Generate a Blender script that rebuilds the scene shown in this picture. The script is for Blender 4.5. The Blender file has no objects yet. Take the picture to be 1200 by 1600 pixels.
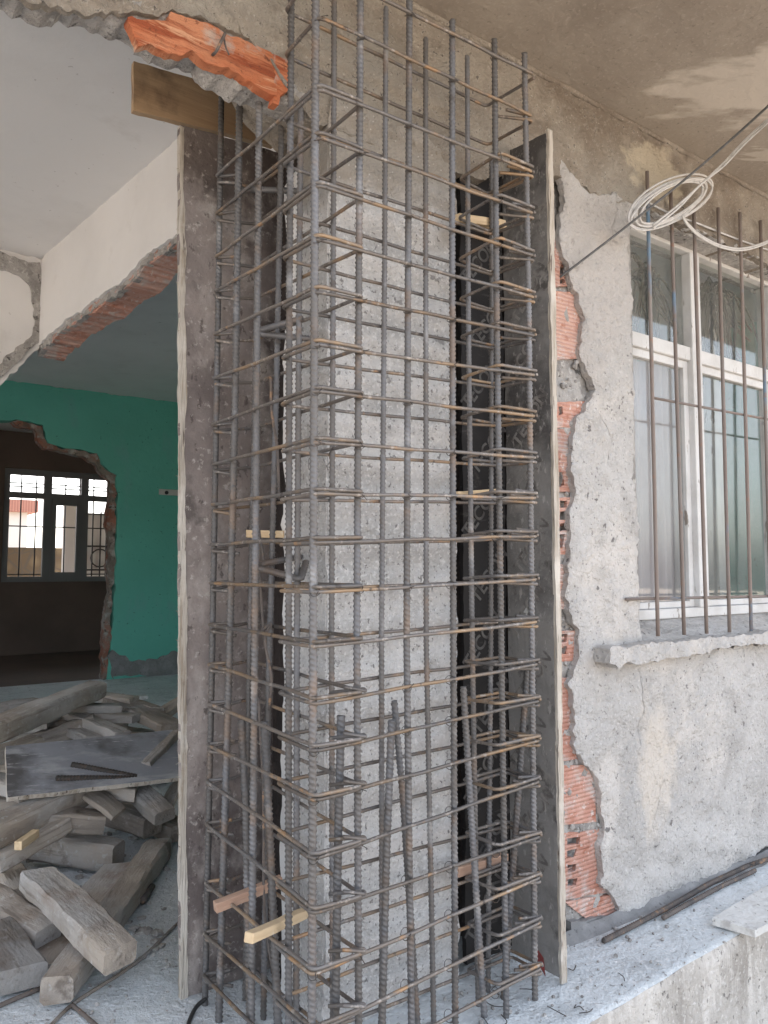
import bpy, bmesh, math, random
from mathutils import Vector, Matrix, noise
from mathutils.geometry import delaunay_2d_cdt
R = math.radians
random.seed(7)
S = bpy.context.scene
COL = S.collection

# ------------------------------------------------------------------ camera
FPX = 1200.0
YAW, PIT = R(54.3), R(4.2)
FH = Vector((math.cos(YAW), math.sin(YAW), 0)); RT = Vector((math.sin(YAW), -math.cos(YAW), 0))
FW = FH * math.cos(PIT) + Vector((0, 0, 1)) * math.sin(PIT); UP = RT.cross(FW)
CAM = Vector((-0.896, -1.511, 1.225))
cd = bpy.data.cameras.new('camera'); cam = bpy.data.objects.new('camera', cd); COL.objects.link(cam)
cd.sensor_fit = 'VERTICAL'; cd.sensor_height = 24.0; cd.lens = FPX / 1600 * 24.0
cd.clip_start = 0.05; cd.clip_end = 500
cam.matrix_world = Matrix.Translation(CAM) @ Matrix((RT, UP, -FW)).transposed().to_4x4()
S.camera = cam

# ------------------------------------------------------------------ sky, sun, exposure
SUN_EL, SUN_AZ = R(56), R(12)          # the sun stands behind the house, the front is in open shade
w = bpy.data.worlds.new('World'); S.world = w; w.use_nodes = True
nt = w.node_tree; nt.nodes.clear()
sky = nt.nodes.new('ShaderNodeTexSky'); sky.sky_type = 'NISHITA'; sky.sun_disc = False
sky.sun_elevation = SUN_EL; sky.sun_rotation = SUN_AZ; sky.dust_density = 3.0; sky.ozone_density = 1.0; sky.air_density = 1.0
bg = nt.nodes.new('ShaderNodeBackground'); bg.inputs[1].default_value = 0.15
wo = nt.nodes.new('ShaderNodeOutputWorld')
hs = nt.nodes.new('ShaderNodeHueSaturation'); hs.inputs['Saturation'].default_value = .42      # thin high cloud: a whiter sky
nt.links.new(sky.outputs[0], hs.inputs['Color']); nt.links.new(hs.outputs[0], bg.inputs[0]); nt.links.new(bg.outputs[0], wo.inputs[0])
sl = bpy.data.lights.new('sun', 'SUN'); sl.energy = 3.0; sl.angle = R(0.5); sl.color = (1, .95, .88)
so = bpy.data.objects.new('sun', sl); COL.objects.link(so)
sd = Vector((math.sin(SUN_AZ) * math.cos(SUN_EL), math.cos(SUN_AZ) * math.cos(SUN_EL), math.sin(SUN_EL)))
so.rotation_euler = sd.to_track_quat('Z', 'Y').to_euler()
vs = S.view_settings; vs.view_transform = 'Standard'; vs.look = 'None'; vs.exposure = 2.3; vs.gamma = 1.0; vs.use_curve_mapping = False
S.cycles.max_bounces = 8; S.cycles.diffuse_bounces = 6; S.cycles.transparent_max_bounces = 12

# ------------------------------------------------------------------ measuring helpers: where a sight line meets a real plane
def ray(x, y): return FW + RT * ((x - 600) / FPX) - UP * ((y - 800) / FPX)
def onY(x, y, Y): r = ray(x, y); return CAM + r * ((Y - CAM.y) / r.y)
def onX(x, y, X): r = ray(x, y); return CAM + r * ((X - CAM.x) / r.x)
def onZ(x, y, Z): r = ray(x, y); return CAM + r * ((Z - CAM.z) / r.z)
def nz(p, s, seed=0): return noise.noise(Vector((p[0] * s + seed, p[1] * s + seed * 1.7, p[2] * s - seed)))

# ------------------------------------------------------------------ materials
def mat(name, base, layers=(), rough=.85, metal=0, bumps=(), rnd=0.0, coords='Object', spec=.5, trans=0, alpha=1):
    m = bpy.data.materials.new(name); m.use_nodes = True; t = m.node_tree; t.nodes.clear()
    N = t.nodes.new; L = t.links.new
    out = N('ShaderNodeOutputMaterial'); b = N('ShaderNodeBsdfPrincipled'); L(b.outputs[0], out.inputs[0])
    b.inputs['Roughness'].default_value = rough; b.inputs['Metallic'].default_value = metal
    b.inputs['Specular IOR Level'].default_value = spec
    tc = N('ShaderNodeTexCoord'); oi = N('ShaderNodeObjectInfo')
    off = N('ShaderNodeVectorMath'); off.operation = 'SCALE'; off.inputs[0].default_value = (17, 31, 43); L(oi.outputs['Random'], off.inputs['Scale'])
    co = N('ShaderNodeVectorMath'); co.operation = 'ADD'; L(tc.outputs[coords], co.inputs[0])
    if rnd > 0: L(off.outputs[0], co.inputs[1])
    def tex(kind, scale, stretch=(1, 1, 1), detail=6, rot=None, center=None, distort=0):
        if kind == 'blob':
            sb = N('ShaderNodeVectorMath'); sb.operation = 'SUBTRACT'; L(tc.outputs[coords], sb.inputs[0]); sb.inputs[1].default_value = center
            ro = N('ShaderNodeVectorRotate'); ro.rotation_type = 'EULER_XYZ'; L(sb.outputs[0], ro.inputs['Vector']); ro.inputs['Rotation'].default_value = rot or (0, 0, 0)
            ml = N('ShaderNodeVectorMath'); ml.operation = 'MULTIPLY'; L(ro.outputs[0], ml.inputs[0]); ml.inputs[1].default_value = stretch
            nn = N('ShaderNodeTexNoise'); L(ml.outputs[0], nn.inputs['Vector']); nn.inputs['Scale'].default_value = scale; nn.inputs['Detail'].default_value = detail
            ln = N('ShaderNodeVectorMath'); ln.operation = 'LENGTH'; L(ml.outputs[0], ln.inputs[0])
            s1 = N('ShaderNodeMath'); s1.operation = 'MULTIPLY_ADD'; L(nn.outputs['Fac'], s1.inputs[0]); s1.inputs[1].default_value = 1.6; s1.inputs[2].default_value = .2
            s2 = N('ShaderNodeMath'); s2.operation = 'SUBTRACT'; L(s1.outputs[0], s2.inputs[0]); L(ln.outputs['Value'], s2.inputs[1])
            return s2.outputs[0]
        mp = N('ShaderNodeMapping'); L(co.outputs[0], mp.inputs['Vector']); mp.inputs['Scale'].default_value = stretch
        if rot: mp.inputs['Rotation'].default_value = rot
        if kind == 'noise':
            n = N('ShaderNodeTexNoise'); n.inputs['Scale'].default_value = scale; n.inputs['Detail'].default_value = detail; n.inputs['Roughness'].default_value = .62
            n.inputs['Distortion'].default_value = distort
            o = n.outputs['Fac']
        elif kind == 'voronoi':
            n = N('ShaderNodeTexVoronoi'); n.inputs['Scale'].default_value = scale; o = n.outputs['Distance']
        elif kind == 'crack':
            n = N('ShaderNodeTexVoronoi'); n.feature = 'DISTANCE_TO_EDGE'; n.inputs['Scale'].default_value = scale; o = n.outputs['Distance']
        else:
            n = N('ShaderNodeTexWave'); n.inputs['Scale'].default_value = scale; n.bands_direction = kind[-1].upper(); n.inputs['Distortion'].default_value = distort; n.inputs['Detail'].default_value = 3; o = n.outputs['Fac']
        L(mp.outputs[0], n.inputs['Vector'])
        return o
    cur = None
    rgb = N('ShaderNodeRGB'); rgb.outputs[0].default_value = (*base, 1); cur = rgb.outputs[0]
    for ly in layers:
        f = tex(ly.get('k', 'noise'), ly.get('s', 5), ly.get('st', (1, 1, 1)), ly.get('d', 6), ly.get('rot'), ly.get('c'), ly.get('di', 0))
        mr = N('ShaderNodeMapRange'); L(f, mr.inputs[0]); mr.inputs[1].default_value = ly['lo']; mr.inputs[2].default_value = ly['hi']
        mr.inputs[4].default_value = ly.get('a', 1)
        mx = N('ShaderNodeMix'); mx.data_type = 'RGBA'; L(mr.outputs[0], mx.inputs[0]); L(cur, mx.inputs[6]); mx.inputs[7].default_value = (*ly['col'], 1)
        cur = mx.outputs[2]
    if rnd > 0:
        hv = N('ShaderNodeHueSaturation'); mr = N('ShaderNodeMapRange'); L(oi.outputs['Random'], mr.inputs[0]); mr.inputs[3].default_value = 1 - rnd; mr.inputs[4].default_value = 1 + rnd
        L(mr.outputs[0], hv.inputs['Value']); L(cur, hv.inputs['Color']); cur = hv.outputs[0]
    L(cur, b.inputs['Base Color'])
    prev = None
    for (k, s, st, dist) in bumps:
        bp = N('ShaderNodeBump'); bp.inputs['Distance'].default_value = dist; bp.inputs['Strength'].default_value = 1.0
        L(tex(k, s, st), bp.inputs['Height'])
        if prev: L(prev, bp.inputs['Normal'])
        prev = bp.outputs[0]
    if prev: L(prev, b.inputs['Normal'])
    return m

M = {}
M['column'] = mat('column_concrete', (.70, .69, .68), [
    dict(s=2.4, lo=.40, hi=.62, col=(.55, .54, .53)), dict(s=11, lo=.5, hi=.68, col=(.42, .41, .40), a=.7), dict(s=5, st=(.5, .5, 1.4), lo=.54, hi=.66, col=(.70, .69, .68), a=.8),
    dict(k='wave_z', s=1.38, st=(.12, .12, 1), lo=.72, hi=1, col=(.42, .41, .40), a=.45, di=2.2),
    dict(s=75, lo=.54, hi=.64, col=(.78, .77, .76), a=.85), dict(s=70, lo=.60, hi=.66, col=(.2, .19, .185), a=.9), dict(s=20, lo=.655, hi=.68, col=(.2, .19, .185), a=.7),
    dict(k='blob', s=3, st=(1.3, 1, 2.6), c=(.43, .29, 2.62), lo=.0, hi=.45, col=(.37, .33, .28), a=.85), dict(k='voronoi', s=48, lo=.14, hi=.08, col=(.84, .83, .82), a=.6), dict(k='voronoi', s=30, lo=.07, hi=.05, col=(.36, .35, .34), a=.6)],
    bumps=[('noise', 9, (1, 1, 1), .018), ('noise', 34, (1, 1, 1), .014), ('noise', 110, (1, 1, 1), .007)])
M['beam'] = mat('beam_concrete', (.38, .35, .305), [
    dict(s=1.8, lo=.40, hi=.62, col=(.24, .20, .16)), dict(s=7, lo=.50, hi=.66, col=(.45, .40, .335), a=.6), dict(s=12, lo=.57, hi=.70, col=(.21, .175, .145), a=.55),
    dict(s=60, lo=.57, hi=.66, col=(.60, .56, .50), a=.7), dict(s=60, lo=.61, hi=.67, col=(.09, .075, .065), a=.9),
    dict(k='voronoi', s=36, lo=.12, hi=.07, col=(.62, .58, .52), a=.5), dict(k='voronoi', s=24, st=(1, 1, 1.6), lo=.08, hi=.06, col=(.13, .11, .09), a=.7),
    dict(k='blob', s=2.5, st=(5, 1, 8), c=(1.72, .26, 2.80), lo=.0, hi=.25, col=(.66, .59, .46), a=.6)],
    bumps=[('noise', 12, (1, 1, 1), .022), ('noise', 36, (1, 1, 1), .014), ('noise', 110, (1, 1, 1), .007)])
M['render'] = mat('rough_cement_render', (.60, .585, .57), [
    dict(s=1.3, lo=.40, hi=.62, col=(.47, .455, .44)), dict(s=5, lo=.5, hi=.66, col=(.41, .395, .38), a=.75),
    dict(s=2.6, lo=.53, hi=.66, col=(.67, .635, .60), a=.85), dict(s=16, lo=.55, hi=.67, col=(.40, .385, .37), a=.45), dict(s=80, lo=.55, hi=.66, col=(.74, .725, .71), a=.5),
    dict(s=58, lo=.61, hi=.67, col=(.2, .19, .18), a=.85), dict(s=20, lo=.645, hi=.68, col=(.14, .13, .125), a=.85),
    dict(k='blob', s=2, st=(6.5, 1, 3.2), c=(1.62, .26, .50), lo=.1, hi=.6, col=(.68, .62, .55), a=.85),
    dict(k='blob', s=2, st=(3.2, 1, 2.2), c=(1.3, .26, 2.3), lo=.0, hi=.5, col=(.50, .465, .44), a=.7)],
    bumps=[('noise', 7, (1, 1, 1), .03), ('noise', 24, (1, 1, 1), .022), ('noise', 75, (1, 1, 1), .010)])
M['mortar'] = mat('mortar', (.46, .44, .42), [dict(s=9, lo=.45, hi=.62, col=(.30, .285, .27)), dict(s=45, lo=.55, hi=.64, col=(.62, .605, .58), a=.8), dict(s=28, lo=.60, hi=.66, col=(.11, .105, .10))],
    bumps=[('noise', 18, (1, 1, 1), .022), ('noise', 60, (1, 1, 1), .012)], rnd=.08)
M['wet'] = mat('damp_mortar', (.20, .20, .20), [dict(s=8, lo=.45, hi=.7, col=(.30, .30, .30)), dict(s=50, lo=.6, hi=.7, col=(.10, .10, .10))], bumps=[('noise', 18, (1, 1, 1), .012)])
M['brick'] = mat('hollow_clay_brick', (.52, .27, .205), [
    dict(s=6, lo=.45, hi=.62, col=(.62, .40, .33)), dict(s=20, lo=.55, hi=.68, col=(.40, .16, .10)), dict(s=7, lo=.50, hi=.60, col=(.56, .50, .47), a=.85),
    dict(k='wave_z', s=22, st=(.15, .15, 1), lo=.55, hi=1, col=(.40, .19, .14), a=.5, di=1.2), dict(s=50, lo=.6, hi=.67, col=(.66, .60, .56), a=.8)],
    bumps=[('wave_z', 22, (.05, .05, 1), .004), ('noise', 14, (1, 1, 1), .012), ('noise', 60, (1, 1, 1), .005)], rnd=.14, rough=.95)
M['brick_orange'] = mat('orange_clay_brick', (.54, .17, .075), [
    dict(s=4, lo=.45, hi=.65, col=(.60, .26, .14)), dict(s=5, st=(.6, 1, 7), rot=(0, R(22), 0), lo=.52, hi=.62, col=(.34, .085, .035)), dict(s=3.5, st=(.8, 1, 10), rot=(0, R(22), 0), lo=.57, hi=.62, col=(.72, .40, .24), a=.8),
    dict(s=9, lo=.56, hi=.64, col=(.52, .43, .37), a=.75), dict(s=45, lo=.62, hi=.68, col=(.2, .06, .03), a=.8)],
    bumps=[('noise', 6, (.6, 1, 7), .02), ('noise', 40, (1, 1, 1), .008)], rnd=.1, rough=.95)
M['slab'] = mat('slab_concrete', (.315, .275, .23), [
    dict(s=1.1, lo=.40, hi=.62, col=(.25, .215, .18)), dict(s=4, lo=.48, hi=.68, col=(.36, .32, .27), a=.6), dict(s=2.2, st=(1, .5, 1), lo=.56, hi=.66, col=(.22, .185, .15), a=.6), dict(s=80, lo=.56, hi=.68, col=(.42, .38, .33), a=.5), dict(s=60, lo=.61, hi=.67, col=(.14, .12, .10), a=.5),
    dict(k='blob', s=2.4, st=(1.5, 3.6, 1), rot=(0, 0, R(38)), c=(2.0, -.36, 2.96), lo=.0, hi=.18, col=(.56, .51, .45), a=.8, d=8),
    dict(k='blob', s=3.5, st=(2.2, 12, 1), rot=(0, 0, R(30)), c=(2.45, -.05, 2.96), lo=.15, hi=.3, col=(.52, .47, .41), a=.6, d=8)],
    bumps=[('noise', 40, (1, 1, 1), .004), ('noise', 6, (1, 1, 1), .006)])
M['floor'] = mat('dusty_concrete_floor', (.74, .78, .80), [
    dict(s=1.2, lo=.40, hi=.62, col=(.58, .62, .64)), dict(s=7, lo=.5, hi=.68, col=(.44, .47, .485), a=.6), dict(s=3, lo=.56, hi=.66, col=(.72, .75, .77), a=.8), dict(s=48, lo=.55, hi=.64, col=(.78, .80, .81), a=.85),
    dict(s=50, lo=.62, hi=.68, col=(.25, .25, .25), a=.8), dict(s=18, lo=.65, hi=.69, col=(.22, .215, .21), a=.8)],
    bumps=[('noise', 8, (1, 1, 1), .02), ('noise', 28, (1, 1, 1), .012), ('noise', 90, (1, 1, 1), .006)])
M['plinth'] = mat('plinth_render', (.58, .55, .51), [
    dict(s=2.2, st=(1, 1, .5), lo=.42, hi=.62, col=(.35, .325, .295)), dict(s=7, st=(2, 1, .35), lo=.52, hi=.62, col=(.64, .61, .57), a=.9), dict(s=14, st=(1.5, 1, .6), lo=.57, hi=.68, col=(.36, .33, .30), a=.6),
    dict(s=44, lo=.6, hi=.67, col=(.16, .15, .135), a=.9), dict(s=60, lo=.57, hi=.65, col=(.68, .66, .63), a=.7)], bumps=[('noise', 8, (1, 1, .6), .03), ('noise', 40, (1, 1, 1), .012)])
M['ground'] = mat('dry_ground', (.34, .28, .22), [dict(s=.8, lo=.4, hi=.7, col=(.27, .23, .185)), dict(s=20, lo=.55, hi=.7, col=(.42, .37, .31))], bumps=[('noise', 8, (1, 1, 1), .02)])
M['white'] = mat('white_paint_wall', (.77, .76, .75), [dict(s=1.2, lo=.42, hi=.62, col=(.71, .70, .69)), dict(s=4, lo=.58, hi=.72, col=(.64, .62, .60), a=.6), dict(s=26, lo=.68, hi=.72, col=(.35, .33, .31), a=.6)], bumps=[("noise", 5, (1, 1, 1), .004)], rough=.9)
M['teal'] = mat('turquoise_paint', (.13, .47, .385), [dict(s=1.2, lo=.4, hi=.65, col=(.115, .42, .34)), dict(s=3.5, st=(1, 1, .5), lo=.58, hi=.70, col=(.16, .42, .385), a=.7), dict(s=24, lo=.66, hi=.72, col=(.03, .07, .06), a=.8)], rough=.75, bumps=[('noise', 12, (1, 1, 1), .006)])
M['dark_room'] = mat('dimmed_room_brown', (.16, .115, .095), [dict(s=1.5, lo=.4, hi=.7, col=(.12, .09, .075))], rough=.9)  # dimness of the back room is put into this dark brown
M['ply'] = mat('worn_film_plywood', (.24, .232, .222), [
    dict(s=2.2, lo=.44, hi=.60, col=(.075, .07, .068)), dict(s=6, lo=.52, hi=.66, col=(.26, .25, .235), a=.8), dict(s=3.5, lo=.56, hi=.66, col=(.36, .34, .31), a=.6), dict(s=12, lo=.58, hi=.66, col=(.045, .04, .038), a=.75),
    dict(s=22, st=(1, 2.5, 1), rot=(R(35), 0, 0), lo=.60, hi=.66, col=(.44, .42, .40), a=.6), dict(s=70, lo=.60, hi=.68, col=(.30, .285, .27), a=.6)], rough=.66, bumps=[('noise', 7, (1, 1, 1), .006), ('noise', 60, (1, 1, 1), .003)], rnd=.04)
M['ply_dark'] = mat('shaded_film_plywood', (.026, .024, .024), [dict(s=4, lo=.4, hi=.7, col=(.016, .015, .015)), dict(s=14, st=(1, 1, 3), lo=.60, hi=.72, col=(.10, .093, .09), a=.7), dict(s=6, lo=.64, hi=.74, col=(.10, .085, .075), a=.8)], rough=.6, spec=.25, bumps=[('noise', 12, (1, 1, 1), .003)])  # dark film, coloured darker still for the shade of the recess
M['ply_light'] = mat('old_grey_plywood', (.27, .232, .215), [
    dict(s=1.9, lo=.43, hi=.60, col=(.135, .112, .106)), dict(s=7, st=(1.2, 1, .8), lo=.52, hi=.66, col=(.38, .34, .315), a=.8), dict(s=4, lo=.57, hi=.66, col=(.46, .42, .385), a=.7), dict(s=6, lo=.57, hi=.67, col=(.09, .075, .07), a=.8),
    dict(s=30, st=(1.3, 1, .8), lo=.60, hi=.66, col=(.07, .055, .05), a=.75), dict(s=55, lo=.58, hi=.66, col=(.50, .465, .43), a=.55)], rough=.88, bumps=[('noise', 8, (1, 1, 1), .008), ('noise', 50, (1, 1, 1), .004)])
M['ply_edge'] = mat('pale_plywood_edge', (.54, .49, .425), [
    dict(s=16, st=(4, 4, .25), lo=.48, hi=.62, col=(.36, .30, .235)), dict(s=4, lo=.5, hi=.62, col=(.70, .655, .59), a=.8), dict(s=22, st=(3, 3, .3), lo=.60, hi=.66, col=(.12, .09, .07))], rough=.9, bumps=[('noise', 20, (3, 3, .2), .018)], rnd=.06)
M['print'] = mat('faded_print', (.105, .10, .095), [dict(s=18, lo=.45, hi=.60, col=(.045, .04, .04), a=.95)], rough=.6)
M['print_side'] = mat('worn_print', (.27, .255, .24), [dict(s=18, lo=.46, hi=.60, col=(.12, .11, .105), a=.95)], rough=.66)
M['redprint'] = mat('red_print', (.32, .05, .045), [dict(s=25, lo=.45, hi=.7, col=(.16, .05, .045))], rough=.6)
M['board'] = mat('brown_shutter_board', (.48, .34, .21), [
    dict(s=2, st=(.5, 4, 5), lo=.45, hi=.7, col=(.34, .22, .13)), dict(s=4, lo=.56, hi=.7, col=(.085, .06, .045), a=.8), dict(s=8, st=(.3, 3, 8), lo=.6, hi=.75, col=(.42, .31, .2), a=.6)], rough=.75, bumps=[('noise', 10, (.4, 4, 6), .003)])
M['timber'] = mat('weathered_timber', (.38, .325, .27), [
    dict(s=3, st=(.4, 2, 2), lo=.44, hi=.64, col=(.215, .185, .16)), dict(s=1.8, lo=.45, hi=.62, col=(.41, .395, .38), a=.9), dict(s=12, st=(.2, 3.5, 3.5), lo=.58, hi=.68, col=(.13, .105, .085), a=.6), dict(s=3.2, lo=.58, hi=.70, col=(.18, .12, .08), a=.7),
    dict(s=7, lo=.62, hi=.70, col=(.10, .075, .06), a=.7), dict(s=40, lo=.58, hi=.68, col=(.50, .49, .47), a=.55)], rough=.95, bumps=[('noise', 7, (.3, 2, 2), .012), ('noise', 45, (.6, 1.5, 1.5), .006)], rnd=.32)
M['fresh'] = mat('fresh_pine', (.68, .52, .33), [dict(s=8, st=(.3, 6, 6), lo=.45, hi=.7, col=(.54, .38, .22)), dict(s=30, lo=.6, hi=.75, col=(.75, .66, .52))], rough=.8, bumps=[('noise', 20, (.2, 4, 4), .003)], rnd=.08)
M['pinkwood'] = mat('pinkish_pine', (.50, .33, .24), [dict(s=8, st=(.3, 6, 6), lo=.45, hi=.7, col=(.38, .23, .16))], rough=.85, bumps=[('noise', 20, (.2, 4, 4), .003)])
M['rebar'] = mat('ribbed_steel', (.135, .127, .122), [
    dict(s=2.5, lo=.46, hi=.60, col=(.17, .17, .178)), dict(s=6, lo=.55, hi=.66, col=(.22, .16, .12), a=.75), dict(s=5, lo=.60, hi=.68, col=(.38, .37, .36), a=.5), dict(s=22, lo=.60, hi=.68, col=(.09, .075, .065), a=.6)],
    rough=.5, metal=.35, bumps=[('noise', 160, (1, 1, 1), .0015)], rnd=.24)
M['stirrup'] = mat('stirrup_steel', (.18, .155, .135), [
    dict(s=3.5, lo=.44, hi=.60, col=(.165, .155, .15)), dict(s=4, lo=.52, hi=.62, col=(.33, .225, .135), a=.8), dict(s=11, lo=.60, hi=.68, col=(.42, .25, .125), a=.75), dict(s=45, lo=.58, hi=.66, col=(.40, .36, .32), a=.8), dict(s=30, lo=.62, hi=.68, col=(.06, .05, .045), a=.8)],
    rough=.52, metal=.4, bumps=[('noise', 120, (1, 1, 1), .002)], rnd=.22)
M['rust'] = mat('dull_rusty_bar', (.145, .12, .105), [dict(s=16, lo=.45, hi=.62, col=(.085, .078, .075)), dict(s=30, lo=.58, hi=.66, col=(.30, .19, .12))], rough=.8, bumps=[('noise', 90, (1, 1, 1), .004)], rnd=.1)
M['grille'] = mat('painted_grille_bar', (.20, .16, .14), [
    dict(s=3, lo=.45, hi=.65, col=(.235, .205, .19)), dict(s=4, st=(1, 1, .6), lo=.60, hi=.68, col=(.13, .24, .36), a=.85), dict(s=30, lo=.6, hi=.7, col=(.28, .14, .09), a=.7)], rough=.7, bumps=[('noise', 70, (1, 1, 1), .002)], rnd=.1)
M['frame'] = mat('peeling_white_frame', (.66, .66, .655), [dict(s=5, lo=.45, hi=.7, col=(.52, .51, .495)), dict(s=22, st=(1, 1, .3), lo=.635, hi=.67, col=(.20, .17, .14), a=.9)], rough=.6, bumps=[('noise', 30, (1, 1, .4), .004)])
M['cable'] = mat('white_cable', (.55, .54, .53), [dict(s=30, lo=.5, hi=.7, col=(.40, .39, .38))], rough=.5)
M['darkcable'] = mat('dark_cable', (.10, .10, .10), [dict(s=60, lo=.5, hi=.7, col=(.17, .17, .17))], rough=.7)
M['wire'] = mat('tie_wire', (.06, .055, .05), [dict(s=60, lo=.5, hi=.7, col=(.12, .08, .06))], rough=.7, metal=.3)
M['void'] = mat('gap_shade_dark', (.045, .035, .032), [dict(s=9, lo=.42, hi=.62, col=(.025, .02, .018))], bumps=[('noise', 20, (1, 1, 1), .02)])  # near-black colour stands in for the shade in gaps and cavities
M['marble'] = mat('white_stone_tile', (.66, .66, .64), [dict(s=4, lo=.45, hi=.62, col=(.52, .515, .50)), dict(s=14, lo=.56, hi=.66, col=(.42, .40, .38), a=.7), dict(s=36, lo=.61, hi=.67, col=(.2, .19, .175))], rough=.75, bumps=[('noise', 16, (1, 1, 1), .012)])
M['curtain'] = mat('sheer_curtain', (.52, .46, .49), [dict(s=3, st=(6, 6, .3), lo=.4, hi=.7, col=(.42, .375, .40))], rough=.9)
M['pvc'] = mat('grey_window_frame', (.22, .22, .225), rough=.5)
M['house'] = mat('pale_stucco', (.70, .68, .64), [dict(s=1, lo=.4, hi=.7, col=(.6, .58, .55))])
M['roof'] = mat('roof_tile', (.42, .20, .15), [dict(k='wave_x', s=5, lo=.5, hi=1, col=(.3, .13, .1))])
M['stone'] = mat('garden_stone', (.22, .17, .11), [dict(k='voronoi', s=4, lo=.1, hi=.5, col=(.14, .105, .07)), dict(k='crack', s=4, lo=.05, hi=.02, col=(.12, .1, .08))])
M['leaf'] = mat('leaf', (.07, .11, .03), [dict(s=4, lo=.4, hi=.7, col=(.04, .07, .02))], rnd=.2)
M['leafb'] = mat('dry_twig', (.035, .05, .04), rough=.8)
M['switch'] = mat('grey_switch_plate', (.55, .54, .52), rough=.5)
M['black'] = mat('black_plastic', (.03, .03, .03), rough=.5)
def glass_mat(veil=.22):
    m = bpy.data.materials.new('sky_veil_glass'); m.use_nodes = True; t = m.node_tree; t.nodes.clear(); N = t.nodes.new; L = t.links.new
    out = N('ShaderNodeOutputMaterial'); tr = N('ShaderNodeBsdfTransparent'); tr.inputs[0].default_value = (.92, .93, .92, 1)
    gl = N('ShaderNodeBsdfGlossy'); gl.inputs['Roughness'].default_value = .03; gl.inputs[0].default_value = (.9, .9, .9, 1)
    df = N('ShaderNodeBsdfDiffuse'); df.inputs[0].default_value = (.55, .56, .56, 1)  # pale diffuse veil stands in for bright haze reflected in the panes
    fr = N('ShaderNodeFresnel'); fr.inputs[0].default_value = 1.5
    mr = N('ShaderNodeMath'); mr.operation = 'MULTIPLY_ADD'; L(fr.outputs[0], mr.inputs[0]); mr.inputs[1].default_value = .25; mr.inputs[2].default_value = .0
    m1 = N('ShaderNodeMixShader'); L(mr.outputs[0], m1.inputs[0]); L(tr.outputs[0], m1.inputs[1]); L(gl.outputs[0], m1.inputs[2])
    tc = N('ShaderNodeTexCoord'); n = N('ShaderNodeTexNoise'); mp = N('ShaderNodeMapping'); mp.inputs['Scale'].default_value = (3, 3, .8); L(tc.outputs['Object'], mp.inputs[0]); L(mp.outputs[0], n.inputs['Vector']); n.inputs['Scale'].default_value = 2.5; n.inputs['Detail'].default_value = 6
    m2r = N('ShaderNodeMapRange'); L(n.outputs['Fac'], m2r.inputs[0]); m2r.inputs[1].default_value = .35; m2r.inputs[2].default_value = .75; m2r.inputs[3].default_value = veil * .2; m2r.inputs[4].default_value = veil
    m2 = N('ShaderNodeMixShader'); L(m2r.outputs[0], m2.inputs[0]); L(m1.outputs[0], m2.inputs[1]); L(df.outputs[0], m2.inputs[2]); L(m2.outputs[0], out.inputs[0])
    return m
M['rim'] = mat('broken_masonry', (.26, .22, .19), [dict(s=4, lo=.45, hi=.6, col=(.36, .15, .10)), dict(s=11, lo=.5, hi=.62, col=(.42, .39, .36)), dict(s=20, lo=.58, hi=.66, col=(.08, .07, .06))], bumps=[('noise', 12, (1, 1, 1), .03)])
M['glass'] = glass_mat(.40); M['glass_clear'] = glass_mat(.15)

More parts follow.
